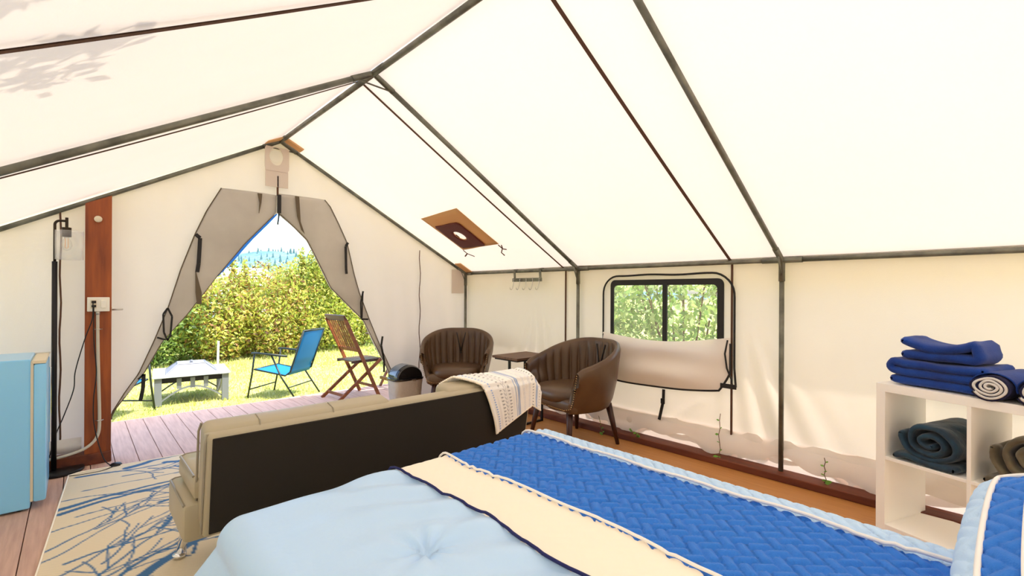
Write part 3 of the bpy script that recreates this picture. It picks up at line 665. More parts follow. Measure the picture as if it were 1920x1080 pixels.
MB().tube([(X0-.010, 2.48, .492), (X0-.012, 2.82, .492), (X0+.01, 2.848, .492), (fx1, 2.848, .492)], .006, 6).build('piping', M['piping'], ft)
MB().box((1.35, 2.47, .25), (1.7, .16, .06), bev=.01).build('hinge_frame', M['black'], ft)
for xq, sx in ((X0-.005, -1), (fx1-.06, 1)):
    for y in (2.50, 2.80):
        x = xq-sx*.45 if y < 2.6 else xq
        MB().tube([(x-sx*.03, y-.01, .22), (x+sx*.01, y, .015)], [.026, .020], 14).lathe([(0, 0), (.030, 0), (.030, .012), (.018, .02)], (x+sx*.012, y, .012 if y < 9 else 0), 16).build('leg', M['chrome'], ft, True)

# throw over the futon's right end
def make_throw():
    nu, nv = 110, 130
    prf = ppath([(BY+TY*0+NY*(-.014), BZ), (BY+TY*(HB-.03)-.014, BZ+TZ*(HB-.03)), (BY+TY*HB-.005, BZ+TZ*HB+.008), (BY+TY*HB+.03, BZ+TZ*HB+.022), (BY+TY*HB+TH*.9, BZ+TZ*HB+TH*NZ+.02), (BY+TY*HB+TH+.035, BZ+TZ*HB+.01), (BY+TY*HB+TH+.045, BZ+TZ*HB-.06), (BY+TH+.04, BZ+.2)], 200)
    L = [0]
    for a, b in zip(prf, prf[1:]): L.append(L[-1]+np.linalg.norm(b-a))
    top = np.interp(BY+.0, [0, 1], [0, 1])*0
    # arc value where rear top edge lies
    wt = .475
    def at(w):  # w down the rear positive
        q = min(max(wt-w, 0), L[-1]); return np.interp(q, L, [p[0] for p in prf]), np.interp(q, L, [p[1] for p in prf])
    # corners (X, w): left-front, tip on rear, right low corner, right-front
    A = (1.66, -.22); B = (1.985, .325); C = (2.385, .145); D = (2.36, -.26)
    V = []; Cc = []
    blue = np.array([.25, .38, .64]); cr = np.array([.94, .93, .90]); gy = np.array([.52, .53, .55])
    for j in range(nv):
        v = j/(nv-1)
        for i in range(nu):
            u = i/(nu-1)
            x = (A[0]*(1-v)+B[0]*v)*(1-u)+(D[0]*(1-v)+C[0]*v)*u + .05*sin(pi*v)*(1-u)*1.0
            w = (A[1]*(1-v)+B[1]*v)*(1-u)+(D[1]*(1-v)+C[1]*v)*u
            y, z = at(w)
            over = max(0, x-(X1-.01)); z -= over*.9; x -= over*.25
            rip = .004*sin(i*.9)*1.0+.006*sin(v*9+u*5)
            if w > .02: y -= .008+max(0, rip)+.02*max(0, w-.1)
            else: z += .008+max(0, rip)
            V.append((x, y, z))
            s = u*1.0; c = cr.copy(); m = (s*100) % 100
            def band(c0, wd): return abs(s-c0) < wd
            if band(.44, .008) or band(.47, .010) or band(.50, .006): c = blue
            elif band(.86, .012) or band(.89, .007): c = blue*1.1
            elif band(.08, .008): c = blue*1.3 if j % 4 < 2 else cr
            elif band(.60, .015) or band(.70, .02): c = cr*.8+blue*.2 if (j//3+i) % 3 else cr
            elif band(.20, .012) or band(.78, .018) or band(.33, .010) or band(.95, .01): c = gy*.7 if (j % 6) < 2 else cr
            elif band(.27, .03): c = gy if ((j+abs(i-int(.27*nu))*2) % 7) < 2 else cr
            Cc.append((*[min(1, q) for q in c], 1))
    F = [(j*nu+i, j*nu+i+1, (j+1)*nu+i+1, (j+1)*nu+i) for j in range(nv-1) for i in range(nu-1)]
    o = link('throw_blanket', V, F, M['throw'], None, True, col=Cc); md = o.modifiers.new('t', 'SOLIDIFY'); md.thickness = .006; md.offset = 0
    e = MB()
    for j in range(0, nv, 2): e.ball(V[j*nu], .007, 6)
    for i in range(0, nu, 2): e.ball(V[(nv-1)*nu+i], .006, 6)
    e.build('bobble_edge', M['bl_cream'], o)
    prop(o, 'white and blue striped knit throw draped over futon back', 'throw blanket')
make_throw()

# bed
BX0, BX1, BYF, BYH, BT = .35, 1.80, 1.70, -.42, .60
bd = thing('bed', 'bed base and mattress mostly hidden under a blue quilted comforter', 'bed', (1.1, .6, 0))
MB().box2((BX0+.06, BYH, .30), (BX1-.06, BYF-.06, BT-.035), bev=.05).build('mattress', M['mattress'], bd)
MB().box2((BX0+.05, BYH, .16), (BX1-.05, BYF-.05, .30), bev=.02).build('bed_base', M['black'], bd)
for x in (BX0+.12, BX1-.12):
    for y in (BYH+.1, BYF-.15): MB().tube([(x, y, .17), (x, y, 0)], .025, 12).build('leg', M['black'], bd)
def herring(x, y, w, n=3):
    c = .70710678; a = (x*c+y*c)/w; b = (-x*c+y*c)/w
    i = np.floor(a); j = np.floor(b); fx_, fy_ = a-i, b-j; m = np.mod(i-j, 2*n)
    hor = m < n
    al = np.where(hor, m+fx_, (2*n-1-m)+fy_); ac = np.where(hor, fy_, fx_)
    d = np.minimum(np.minimum(al, n-al), np.minimum(ac, 1-ac))*w
    return 1-np.exp(-d/.0045)
def wob(y, s): return .010*np.sin(y*6.1+s)+.006*np.sin(y*13+s*2)
def make_comforter():
    st = .0075; R = .075; over_l, over_r, over_f = .52, .40, .40
    us = np.arange(BX0-over_l, BX1+over_r, st); vs_ = np.arange(BYH, BYF+over_f, st); U, Vv = np.meshgrid(us, vs_)
    ox = np.where(U < BX0+R*.6, U-(BX0+R*.6), np.where(U > BX1-R*.6, U-(BX1-R*.6), 0)); oy = np.where(Vv > BYF-R*.6, Vv-(BYF-R*.6), 0)
    o = np.hypot(ox, oy); dirx = np.where(o > 1e-6, ox/np.maximum(o, 1e-6), 0); diry = np.where(o > 1e-6, oy/np.maximum(o, 1e-6), 0)
    arc = R*pi/2; th = np.clip(o/R, 0, pi/2); adv = R*np.sin(th); drop = R*(1-np.cos(th)); rest = np.maximum(0, o-arc)
    fold = .022*np.sin(U*9+Vv*17+1.5*np.sin(Vv*5))*np.clip(rest*4, 0, 1)+.03*np.abs(dirx*diry)*2*np.sin(np.arctan2(oy, -ox)*7)*np.clip(rest*4, 0, 1)
    flare = np.where(ox < 0, .62, .10)
    adv = adv+flare*rest+fold; drop = drop+rest*.93
    drop = np.minimum(drop, BT-.02)
    wv = wob(Vv, 1.0)
    PX = np.clip(U, BX0+R*.6, BX1-R*.6)+dirx*adv; PY = np.minimum(Vv, BYF-R*.6)+diry*adv; PZ = BT-drop
    # surface normal approx for quilting relief
    nx_, ny_, nz_ = dirx*np.sin(th), diry*np.sin(th), np.cos(th)
    sb1, sb2, sb3 = .93+wob(Vv, 0), 1.17+wob(Vv, 2), 1.672+wob(Vv, 4)*.5
    H = herring(U, Vv, .034, 2)*.015
    quilt = (U > sb2); cream = (U > sb1) & (U <= sb2)
    nz1 = noise2(31, 8, 7)(U, Vv); nz2 = noise2(32, 6, 3)(U, Vv)
    smooth_ = .010*nz1+.008*nz2
    dt = np.hypot(U-.72, Vv-1.12); tuft = -.030*np.exp(-dt/.045)+.012*np.sin(np.arctan2(Vv-1.12, U-.72)*8+1)*np.exp(-dt/.09)*np.clip(dt/.03, 0, 1)
    dt = np.hypot(U-.72, Vv-1.60); tuft += -.010*np.exp(-dt/.03)
    dt = np.hypot(U-.55, Vv-.62); tuft += -.022*np.exp(-dt/.05)
    # long soft wrinkles across the satin
    wr_ = .008*np.sin(Vv*34+U*9+2*np.sin(U*7))*np.clip((U-.45)*3, 0, 1)
    h = np.where(quilt, H+.004*nz2, np.where(cream, .22*herring(U, Vv, .034, 2)*.010+.004*nz2+.010, smooth_+tuft+wr_+.010))
    cord = 0
    PX = PX+nx_*h; PY = PY+ny_*h; PZ = PZ+nz_*h
    PX = PX+np.where((ox == 0), 0, 0)
    V = np.stack([PX, PY, PZ], -1).reshape(-1, 3); ny, nx = U.shape
    i = np.arange(nx*ny).reshape(ny, nx); F = np.stack([i[:-1, :-1], i[:-1, 1:], i[1:, 1:], i[1:, :-1]], -1).reshape(-1, 4)
    um = U[:-1, :-1]; vm = Vv[:-1, :-1]; b1, b2, b3 = sb1[:-1, :-1], sb2[:-1, :-1], sb3[:-1, :-1]
    mi = np.where(um < b1, 0, np.where(um < b2, 1, np.where(um < b3, 2, 3))).ravel()
    # snap boundary columns so colour edges are clean
    o_ = link('comforter', V, F, [M['bl_light'], M['bl_cream'], M['bl_blue'], M['bl_sky']], None, True, mi=mi)
    for fn, mm, rr, off in ((lambda y: .93+wob(y, 0), M['bl_navy'], .0048, 0), (lambda y: 1.17+wob(y, 2), M['bl_white'], .005, 0), (lambda y: 1.672+wob(y, 4)*.5, M['bl_white'], .0065, .0)):
        pts = []
        for j in range(0, ny, 3):
            y = vs_[j]; k = int(round((fn(y)-us[0])/st)); k = min(max(k, 0), nx-1)
            t = (fn(y)-us[0])/st-k; p = V[i[j, k]]+(V[i[j, min(k+1, nx-1)]]-V[i[j, k]])*t; nn = np.array([nx_[j, k], ny_[j, k], nz_[j, k]])
            pts.append(tuple(p+nn*(rr*.9)))
        pts = [(p[0], p[1], min(float(np.max([q[2] for q in pts[max(0, a-1):a+2]])), p[2]+.007)+.002) for a, p in enumerate(pts)]
        if mm is M['bl_white']: pts = [(p[0], p[1], p[2]+.003) for p in pts]
        MB().tube(pts, rr, 6).build('piping', mm, o_, True)
    return prop(o_, 'blue, cream and light blue striped quilted comforter spread on the bed', 'comforter')
make_comforter()
def make_pillow():
    L_, H_, T_ = .74, .52, .19; t = thing('pillow', 'quilted pillow sham in light blue, blue and white at bottom right corner', 'pillow', (1.50, -.185, .62), 0)
    n = 90; V = []; mi = []
    R = Matrix.Rotation(radians(-4), 3, 'Z') @ Matrix.Rotation(radians(-14), 3, 'X') @ Matrix.Rotation(radians(-11), 3, 'Y'); PC = Vector((1.52, -.155, .745))
    for sgn in (1, -1):
        for j in range(n):
            for i in range(n):
                a = i/(n-1)*2-1; b = j/(n-1)*2-1
                e = (max(0, 1-a**4)*max(0, 1-b**4))**.5
                px = a*L_/2*(1-.05*(b*b)); py = b*H_/2*(1-.06*(a*a)); h = T_/2*e**.8
                q = float(herring(np.array(px), np.array(py), .034))*.010*(1 if e > .15 else 0)
                V.append(R @ Vector((px, py, sgn*(h+q*min(1, e*3))))+PC)
    F = []
    for s in range(2):
        for j in range(n-1):
            for i in range(n-1):
                k = s*n*n+j*n+i; f = (k, k+1, k+n+1, k+n); F.append(f if s == 0 else f[::-1])
                a = (i+.5)/(n-1)*2-1; b = (j+.5)/(n-1)*2-1; d = min((1-abs(a))*L_/2, (1-abs(b))*H_/2)
                mi.append(0 if d < .065 else (1 if d < .135 else 2))
    o = link('sham', V, F, [M['bl_sky'], M['bl_blue'], M['bl_white']], t, True, mi=mi)
    bmn = o.modifiers.new('w', 'WELD'); bmn.merge_threshold = .004
    for d, rr in ((.065, .006), (.135, .004)):
        pts = []
        A = 1-2*d/L_; B = 1-2*d/H_
        for k in range(160):
            u = k/160*4
            if u < 1: a, b = -A+2*A*u, -B
            elif u < 2: a, b = A, -B+2*B*(u-1)
            elif u < 3: a, b = A-2*A*(u-2), B
            else: a, b = -A, B-2*B*(u-3)
            e = (max(0, 1-a**4)*max(0, 1-b**4))**.5; px = a*L_/2*(1-.05*b*b); py = b*H_/2*(1-.06*a*a)
            pts.append(R @ Vector((px, py, T_/2*e**.8+.010))+PC)
        MB().tube(pts, rr, 6, close=True).build('piping', M['bl_white'], o, True)
make_pillow()

# cube shelf
TS = radians(20); SP = (3.30, .548)
EX = np.array([-sin(TS), -cos(TS)]); NN = np.array([cos(TS), -sin(TS)])
sh = thing('cube_shelf', 'white two by two cube shelf against the right canvas wall', 'shelf', (SP[0], SP[1], 0))
def shp(a, b, z): v = np.array(SP)+EX*a+NN*b; return (v[0], v[1], z)
def shbox(a0, a1, b0, b1, z0, z1, name, m=None, bev=.0015, par=None):
    bb = MB().box2((a0, b0, z0), (a1, b1, z1), bev=bev); V = [shp(*v) for v in bb.V]
    return link(name, V, [f[::-1] for f in bb.F], m or M['shelf'], par or sh)
SW, SH_, SD, TK = .812, .82, .39, .045
shbox(0, TK, 0, SD, 0, SH_-TK, 'side_panel'); shbox(SW-TK, SW, 0, SD, 0, SH_-TK, 'side_panel')
shbox(0, SW, 0, SD, SH_-TK, SH_, 'top_panel'); shbox(TK, SW-TK, 0, SD, 0, TK, 'bottom_panel')
shbox(SW/2-.0085, SW/2+.0085, 0.001, SD, TK, SH_-TK, 'divider')
shbox(TK, SW/2-.0085, 0.002, SD, SH_/2-.0085, SH_/2+.0085, 'shelf_board'); shbox(SW/2+.0085, SW-TK, 0.002, SD, SH_/2-.0085, SH_/2+.0085, 'shelf_board')

def ribbon_extrude(path, th, depth, frame, m, name, par=None, seed=0, amp=.004, nd=14, world=True, endround=.35):
    """thick ribbon following a 2-D path, extruded in depth; frame(a,b,z)->world with path in (a,z)"""
    P = np.array(path); n = len(P); T = np.gradient(P, axis=0); T /= np.linalg.norm(T, axis=1)[:, None]+1e-9; Nn = np.stack([-T[:, 1], T[:, 0]], 1)
    nz = noise2(seed, 6, 20); k = 8; ring = []
    for i in range(n):
        for j in range(k): pass
    V = []; F = []
    # closed outline of the ribbon: up one side, down the other
    left = P+Nn*th/2; right = P-Nn*th/2
    cap1 = [P[-1]+(Nn[-1]*cos(a)+T[-1]*sin(a))*th/2 for a in (pi*.25, pi*.5, pi*.75)]
    cap0 = [P[0]+(-Nn[0]*cos(a)-T[0]*sin(a))*th/2 for a in (pi*.25, pi*.5, pi*.75)]
    out = list(left)+cap1+list(right[::-1])+cap0; m_ = len(out); cen = np.array([P[(min(i, n-1)) if i < n else n-1] for i in range(n)])
    mid = list(P)+[P[-1]]*3+list(P[::-1])+[P[0]]*3
    ds = [0, .012, .03]+[.03+(depth-.06)*q/(nd-1) for q in range(1, nd-1)]+[depth-.03, depth-.012, depth]
    ks = [endround, .8, 1]+[1]*(nd-2)+[1, .8, endround]
    for dq, kk in zip(ds, ks):
        for i in range(m_):
            q = mid[i]+(out[i]-mid[i])*kk; w = amp*nz(out[i][0]*1.0, out[i][1]+dq*1.3)
            V.append(frame(q[0]+w, dq+amp*nz(out[i][1], dq)*.6, q[1]+w))
    R_ = len(ds)
    F = [(a*m_+i, a*m_+(i+1) % m_, (a+1)*m_+(i+1) % m_, (a+1)*m_+i) for a in range(R_-1) for i in range(m_)]
    for a in (0, R_-1):   # end caps across the ribbon thickness
        for i in range(n-1): F.append((a*m_+i, a*m_+i+1, a*m_+(m_-4-i-1), a*m_+(m_-4-i)) if a else (a*m_+(m_-4-i), a*m_+(m_-4-i-1), a*m_+i+1, a*m_+i))
    return link(name, V, F, m, par, True)
def serp(w, layers, th, z0, x0, lump=0, seed=0):
    """folded zig-zag path"""
    r = random.Random(seed); P = []; d = 1
    for l in range(layers):
        z = z0+th*(l+.5); xs_ = np.linspace(0, 1, 14)
        for u in xs_:
            uu = u if d > 0 else 1-u; zz = z+lump*l/max(1, layers-1)*((abs(2*uu-1))**2.2)-lump*.12*l
            P.append((x0+uu*w, zz))
        if l < layers-1:
            xe, ze = P[-1]
            for a in (-50, 0, 50): P.append((xe+d*th*.42*cos(radians(a)), ze+th*.5+th*.42*sin(radians(a))))
        d = -d
    return smooth2(P, len(P)*2)
def smooth2(P, n): return [(v.x, v.y) for v in smoothp([(p[0], p[1], 0) for p in P], n)]
# folded towels
t1 = ribbon_extrude(serp(.38, 3, .044, .826, .060, .010, 1), .046, .27, lambda a, b, z: shp(a, b+.03, z), M['towel'], 'folded_towel', seed=5, amp=.006)
prop(t1, 'large folded royal blue towel lying flat on white cube shelf', 'towel')
t2 = ribbon_extrude(serp(.29, 2, .042, .968, .105, .035, 2), .046, .22, lambda a, b, z: shp(a, b+.05, z), M['towel'], 'folded_towel', seed=6, amp=.006)
prop(t2, 'smaller blue towel folded with raised ends on top of larger towel', 'towel')
# rolled towels with white and navy spiral ends
def spiral(r0, r1, turns, n, squash=.8, wob_=0, seed=0, ph=0):
    nz = noise2(seed, 5, 2); P = []
    for k in range(n):
        t = k/(n-1); a = ph+turns*2*pi*t; r = r1+(r0-r1)*t; r *= 1+wob_*nz(a, t*3)
        P.append((r*cos(a), r*sin(a)*squash))
    return P
for (ac, lab, sd) in ((.485, 'rolled navy and white towel nearest the folded blue towels', 7), (.645, 'rolled navy and white towel at right edge of the shelf top', 8)):
    t = thing('rolled_towel', lab, 'towel', shp(ac, .15, .82), 0, 'rolled towels on the shelf')
    R0 = .078
    fr = lambda a, b, z, ac=ac: shp(ac+a, b-.01, .824+R0*.78+z)
    ribbon_extrude(spiral(.018, R0, 3.6, 110, .76, .16, sd, pi*1.2), .0085, .34, fr, M['navy'], 'navy_layer', t, seed=sd, amp=.002, endround=1)
    ribbon_extrude(spiral(.010, R0-.0115, 3.3, 110, .76, .16, sd, pi*1.2), .0105, .346, lambda a, b, z, ac=ac: shp(ac+a, b-.014, .824+R0*.78+z), M['towelwhite'], 'white_layer', t, seed=sd, amp=.002, endround=1)
    for q in (.16, .24): pass
    cs = spiral(R0+.003, R0+.003, .55, 30, .76, .0, sd, pi*.0)
    ribbon_extrude(cs, .006, .30, lambda a, b, z, ac=ac: shp(ac+a, b+.02, .824+R0*.78+z), M['towel'], 'blue_outer', t, seed=sd, amp=.002, endround=.8)
# fleece blankets in the cubbies
def blanket(ac, zc, m, lab, sd, R0, sq, tail, cat='blanket'):
    t = thing('rolled_blanket', lab, cat, shp(ac, .15, zc), 0)
    hz = R0*sq+.019
    ribbon_extrude(spiral(.022, R0, 2.4, 90, sq, .13, sd, pi*.95), .030, .33, lambda a, b, z: shp(ac+a, b+.015, zc+hz+z), m, 'rolled_fleece', t, seed=sd, amp=.014, endround=.45, nd=18)
    ribbon_extrude(smooth2([(-R0*1.08, .022), (-R0*.7, .030), (-R0*.2, .020), (R0*.3, .02), (R0*.8, .022)], 40), .034, .30, lambda a, b, z: shp(ac+a, b+.008, zc+z), m, 'loose_tail', t, seed=sd+3, amp=.008, endround=.5)
    return t
blanket(.235, SH_/2+.0085, M['teal'], 'dark teal fleece blanket rolled up in upper left cubby', 41, .135, .78, 1)
blanket(.610, SH_/2+.0085, M['olive'], 'olive grey fleece blanket rolled up in upper right cubby', 42, .138, .98, 1)

# side table
tb = thing('side_table', 'c-shaped side table with rustic wood top and black metal legs', 'side table', (3.33, 3.45, 0))
MB().box2((3.10, 3.27, .655), (3.58, 3.64, .678), bev=.003).build('table_top', M['ltable'], tb)
MB().box2((3.12, 3.29, .640), (3.56, 3.62, .655)).build('top_frame', M['black'], tb)
for y in (3.33, 3.58):
    MB().box2((3.50, y-.01, .0), (3.52, y+.01, .645)).build('upright', M['blackmetal'], tb)
    MB().box2((3.18, y-.01, .0), (3.52, y+.01, .02)).build('foot_rail', M['blackmetal'], tb)
MB().box2((3.12, 3.40, .0), (3.14, 3.42, .645)).build('upright', M['blackmetal'], tb)
MB().box2((3.18, 3.33, .0), (3.20, 3.58, .02)).build('cross_rail', M['blackmetal'], tb)
MB().box2((3.12, 3.32, .0), (3.14, 3.60, .02)).build('cross_rail', M['blackmetal'], tb)

# barrel armchairs
def make_chair():
    t = thing('armchair', None, 'armchair')
    A = radians(125); nth = 220
    a_, b_ = .365, .34
    def height(q):
        return .665+.185*(sin(min(1, q)*pi/2)**1.3)
    def pt(th, r, z):
        a = abs(th); sg = 1 if th > 0 else -1
        if a <= pi/2: return (r*a_*sin(th), r*b_*cos(th)+.01, z)
        e = (a-pi/2)/(A-pi/2); return (sg*(r*a_-.035*e*e), .01-.235*e-.02*e*(.66-z), z)
    V = []; F = []
    ths = [-A+2*A*k/nth for k in range(nth+1)]
    for k, th in enumerate(ths):
        q = 1-abs(th)/A; H = height(q*1.15)-.03*max(0, (abs(th)/A-.93)/.07)**2; ch = abs(sin(th*13.5)); amp = .017*min(1, q*5)
        lo = .33; fr = 1
        sec = [(.70, lo-.03), (.80, lo-.005), (.875, lo+.06), (.96, lo+.20), (1.02, H-.10), (1.035, H-.035), (1.015, H-.008), (.97, H), (.925, H-.010), (.895, H-.035)]
        inn = [(.875, H-.09), (.85, H-.16), (.82, .52), (.79, .46), (.77, .40), (.70, .38)]
        for r, z in sec: V.append(pt(th, r*fr, z))
        for i, (r, z) in enumerate(inn): V.append(pt(th, (r+amp*(1-ch)**1.5*3*(1 if i < 4 else .4))*fr, max(z, .38)))
    m = 16
    for k in range(nth):
        for i in range(m-1): F.append((k*m+i, k*m+i+1, (k+1)*m+i+1, (k+1)*m+i))
        F.append((k*m+m-1, k*m, (k+1)*m, (k+1)*m+m-1))
    for k in (0, nth):
        c = len(V); ring = [V[k*m+i] for i in range(m)]; cx = sum(r[0] for r in ring)/m; cy = sum(r[1] for r in ring)/m-.02; cz = sum(r[2] for r in ring)/m
        V.append((cx, cy, cz))
        for i in range(m):
            f = (k*m+i, k*m+(i+1) % m, c); F.append(f if k == 0 else f[::-1])
    sh_ = link('barrel_shell', V, F, M['leather'], t, True, world=False)
    # front seat rail joining the arms, underside, V tuft, nails
    e0 = V[0]; fy = V[0][1]
    xs_ = abs(V[0][0]); 
    b = MB().box((0, -.20, .365), (.56, .10, .11), bev=.04, seg=4); link('front_rail', b.V, b.F, M['leather'], t, True, world=False)
    MB().lathe([(.0, .29), (.22, .292), (.255, .33), (.255, .38), (0, .385)], (0, .02, 0), 36).build('seat_underside', M['leather'], t, True, world=False)
    # cushion
    def cf(u, v):
        a = 2*pi*u; e = 2.6; c, s = cos(a), sin(a); x = .268*abs(c)**(2/e)*(1 if c > 0 else -1); y = .27*abs(s)**(2/e)*(1 if s > 0 else -1)
        pr = [(0.001, .375), (.9, .375), (.98, .395), (1.0, .425), (.97, .455), (.88, .475), (.6, .487), (.3, .492), (.001, .493)]
        i = int(round(v*8)); r, z = pr[i]; 
        if y > 0: x *= 1-.25*(y/.27)**3
        return (x*r, y*r-.015, z)
    Vc, Fc = grid(48, 9, cf, True); link('seat_cushion', Vc, Fc, M['leather'], t, True, world=False)
    tu = MB()
    yb = .01+b_*.855
    for s in (-1, 1): tu.tube([(s*.05, yb+.002, .80), (s*.03, yb-.004, .72), (0, yb-.012, .585)], .005, 6)
    tu.ball((0, yb-.014, .575), .009, 8); tu.build('tuft_seam', M['black'], t, True, world=False)
    nl = MB()
    for s in (-1, 1):
        th = s*A; fr = .96
        pts = ppath([pt(th, .99, .62), pt(th, .955, .52), pt(th, .90, .42), pt(th, .82, .355), (s*.20, -.252, .335), (s*.02, -.254, .332)], 30)
        for p in pts: nl.ball((p[0]+s*.002, p[1]-.012 if abs(p[0]) > .21 else p[1], p[2]), .0048, 6)
    nl.build('nailhead_trim', M['nail'], t, True, world=False)
    for sx, sy in ((-1, -1), (1, -1), (-1, 1), (1, 1)):
        p = (sx*.195, sy*.19 if sy < 0 else .20, .335); q = (sx*.245, sy*.235 if sy < 0 else .255, 0)
        MB().tube([p, ((p[0]+q[0])/2, (p[1]+q[1])/2, .17), q], [.027, .021, .014], 10).build('leg', M['walnut'], t, True, world=False)
    b = MB(); b.box((0, .02, .30), (.40, .03, .03), bev=.004); b.box((0, .02, .30), (.03, .40, .03), bev=.004); b.build('leg_rail', M['walnut'], t, world=False)
    return t
ch = make_chair()
ch['label'] = 'brown leather barrel armchair nearest the window, seen from its side'; ch.location = (3.24, 2.70, 0); ch.rotation_euler = (0, 0, radians(-101)); ch['group'] = 'brown leather armchairs'
ch.scale = (1.13, 1.10, 1.05)
c2_ = copytree(ch); c2_['label'] = 'brown leather barrel armchair in tent corner behind the futon'; c2_.scale = (1.07, 1.07, 1.05); c2_.location = (3.12, 4.26, 0); c2_.rotation_euler = (0, 0, radians(-44))

# swing-top bin
bn = thing('swing_top_bin', 'small black domed swing-top bin with pale liner beside the doorway', 'bin', (2.70, 4.66, 0))
def binring(w, d, z, n=32, e=4):
    return [(2.70+w*abs(cos(2*pi*k/n))**(2/e)*(1 if cos(2*pi*k/n) > 0 else -1), 4.66+d*abs(sin(2*pi*k/n))**(2/e)*(1 if sin(2*pi*k/n) > 0 else -1), z) for k in range(n)]
def stack(rings, name, m, par, cap=True, sm=True):
    n = len(rings[0]); V = [p for r in rings for p in r]; F = [(a*n+k, a*n+(k+1) % n, (a+1)*n+(k+1) % n, (a+1)*n+k) for a in range(len(rings)-1) for k in range(n)]
    if cap: F += [tuple(range(n))[::-1], tuple((len(rings)-1)*n+k for k in range(n))]
    return autosmooth(link(name, V, F, m, par), 50)
stack([binring(.135, .095, .002), binring(.15, .105, .02), binring(.172, .12, .34)], 'bin_body', M['blackmetal'], bn)
stack([binring(.156, .112, .08), binring(.165, .118, .16), binring(.175, .124, .28), binring(.182, .13, .345), binring(.180, .128, .352)], 'bin_liner', M['bag'], bn, cap=False)
stack([binring(.188, .136, .345), binring(.190, .138, .352), binring(.188, .136, .366), binring(.175, .125, .372)], 'lid_rim', M['binlid'], bn)
def domefn(u, v):
    a = pi*u; y = (v*2-1)*.115; sc = (1-(abs(v*2-1))**6*.12)
    return (2.70-.168*cos(a)*sc, 4.66+y, .368+.140*sin(a)*sc)
V, F = grid(28, 12, domefn); V += [(2.70, 4.545, .368), (2.70, 4.775, .368)]
n = 28; F += [(k+1, k, len(V)-2) for k in range(27)]+[(11*n+k, 11*n+k+1, len(V)-1) for k in range(27)]
autosmooth(link('dome_lid', V, F, M['binlid'], bn), 50)
V, F = grid(16, 8, lambda u, v: tuple((lambda p: (2.70+(p[0]-2.70)*1.015, p[1], .368+(p[2]-.368)*1.02))(domefn(.08+u*.42, .18+v*.64))))
link('swing_flap', V, F, M['binflap'], bn, True)
MB().box((2.73, 4.522, .350), (.05, .008, .012), bev=.002).build('latch', M['steel'], bn)

# vines creeping in under the canvas
def vine(loc, h, n, label, lean=(0, 0), sz=.035, seed=0):
    r = random.Random(seed); t = thing('vine', label, 'plant', loc)
    P = [(loc[0]+lean[0]*k/6*h+r.uniform(-.006, .006), loc[1]+lean[1]*k/6*h+r.uniform(-.01, .01), loc[2]+h*k/6) for k in range(7)]
    MB().tube(P, .0025, 6).build('stem', M['stem'], t)
    for i in range(n):
        p = Vector(P[min(6, int(i/n*7))]); a = r.uniform(0, 6.28); s = sz*r.uniform(.6, 1.1)*(1-.45*i/n)
        d = Vector((-abs(cos(a))*.6, sin(a), r.uniform(-.1, .5))).normalized(); w = d.cross(Vector((-.7, 0, .7))).normalized()
        Vv = [p, p+d*s*.4+w*s*.32, p+d*s, p+d*s*.4-w*s*.32, p+d*s*.75+w*s*.2, p+d*s*.75-w*s*.2]
        g = .30+r.random()*.2; c = (g*.45, g, g*.15, 1)
        link('leaf', Vv, [(0, 1, 4, 2), (0, 2, 5, 3)], M['leaf'], t, True, col=[c]*6)
vine((3.655, 1.575, .055), .33, 9, 'thin leafy vine climbing canvas below the window right corner', (0, .02), .05, 1)
vine((3.655, .875, .055), .17, 6, 'small leafy sprig on the curb left of the white shelf', (0, .05), .05, 2)
vine((3.62, 2.27, .055), .05, 8, 'low green weed on the curb under the hanging strap', (0, 1.8), .05, 3)
vine((3.58, 2.62, .005), .16, 6, 'pale weed growing by the rear leg of the armchair', (.1, .4), .04, 4)

# ================================================================== OUTDOORS
GZ = -.10
def sling_chair(loc, rz, label):
    t = thing('sling_chair', label, 'folding chair', loc, rz, 'blue folding sling chairs on the lawn'); W = .27
    # local: faces -Y
    sm = lambda P, r, nm: MB().tube(P, r, 8).build(nm, M['green_metal'], t, True, world=False)
    for s in (-1, 1):
        sm([(s*W, -.30, .60), (s*(W+.01), -.20, .60), (s*W, .20, .57)], .014, 'armrest')
        sm([(s*W, -.26, .60), (s*W, -.30, .30), (s*W, -.36, .0)], .011, 'front_leg')
        sm([(s*W, -.02, .58), (s*W, .12, .30), (s*W, .34, .0)], .011, 'rear_leg')
        sm([(s*(W-.03), -.28, .38), (s*(W-.03), .16, .31), (s*(W-.03), .23, .36), (s*(W-.03), .42, .90)], .011, 'side_rail')
    sm([(-W, -.335, .12), (W, -.335, .12)], .009, 'cross_bar'); sm([(-W, .22, .16), (W, .22, .16)], .009, 'cross_bar')
    sm([(-W+.03, .42, .90), (W-.03, .42, .90)], .012, 'top_bar'); sm([(-W+.03, -.285, .38), (W-.03, -.285, .38)], .012, 'seat_bar')
    def seatf(u, v): return ((u*2-1)*(W-.03), -.285+.44*v, .385-.075*v-.02*sin(pi*v)*sin(pi*u))
    V, F = grid(8, 8, seatf); o = link('seat_sling', V, F, M['blue_sling'], t, True, world=False); o.modifiers.new('t', 'SOLIDIFY').thickness = .004
    def bf_(u, v): return ((u*2-1)*(W-.03), .21+.212*v, .33+.575*v) if True else 0
    V, F = grid(8, 12, lambda u, v: ((u*2-1)*(W-.03), .20+.222*v+.02*sin(pi*v)*sin(pi*u)+.008*sin(v*25)*(v < .4), .32+.585*v)); o = link('back_sling', V, F, M['blue_sling'], t, True, world=False); o.modifiers.new('t', 'SOLIDIFY').thickness = .004
    V, F = grid(8, 4, lambda u, v: ((u*2-1)*(W-.035), .415+.012*v, .82+.075*v)); 
    return t
def rot_for(dx, dy): return math.atan2(dx, -dy)
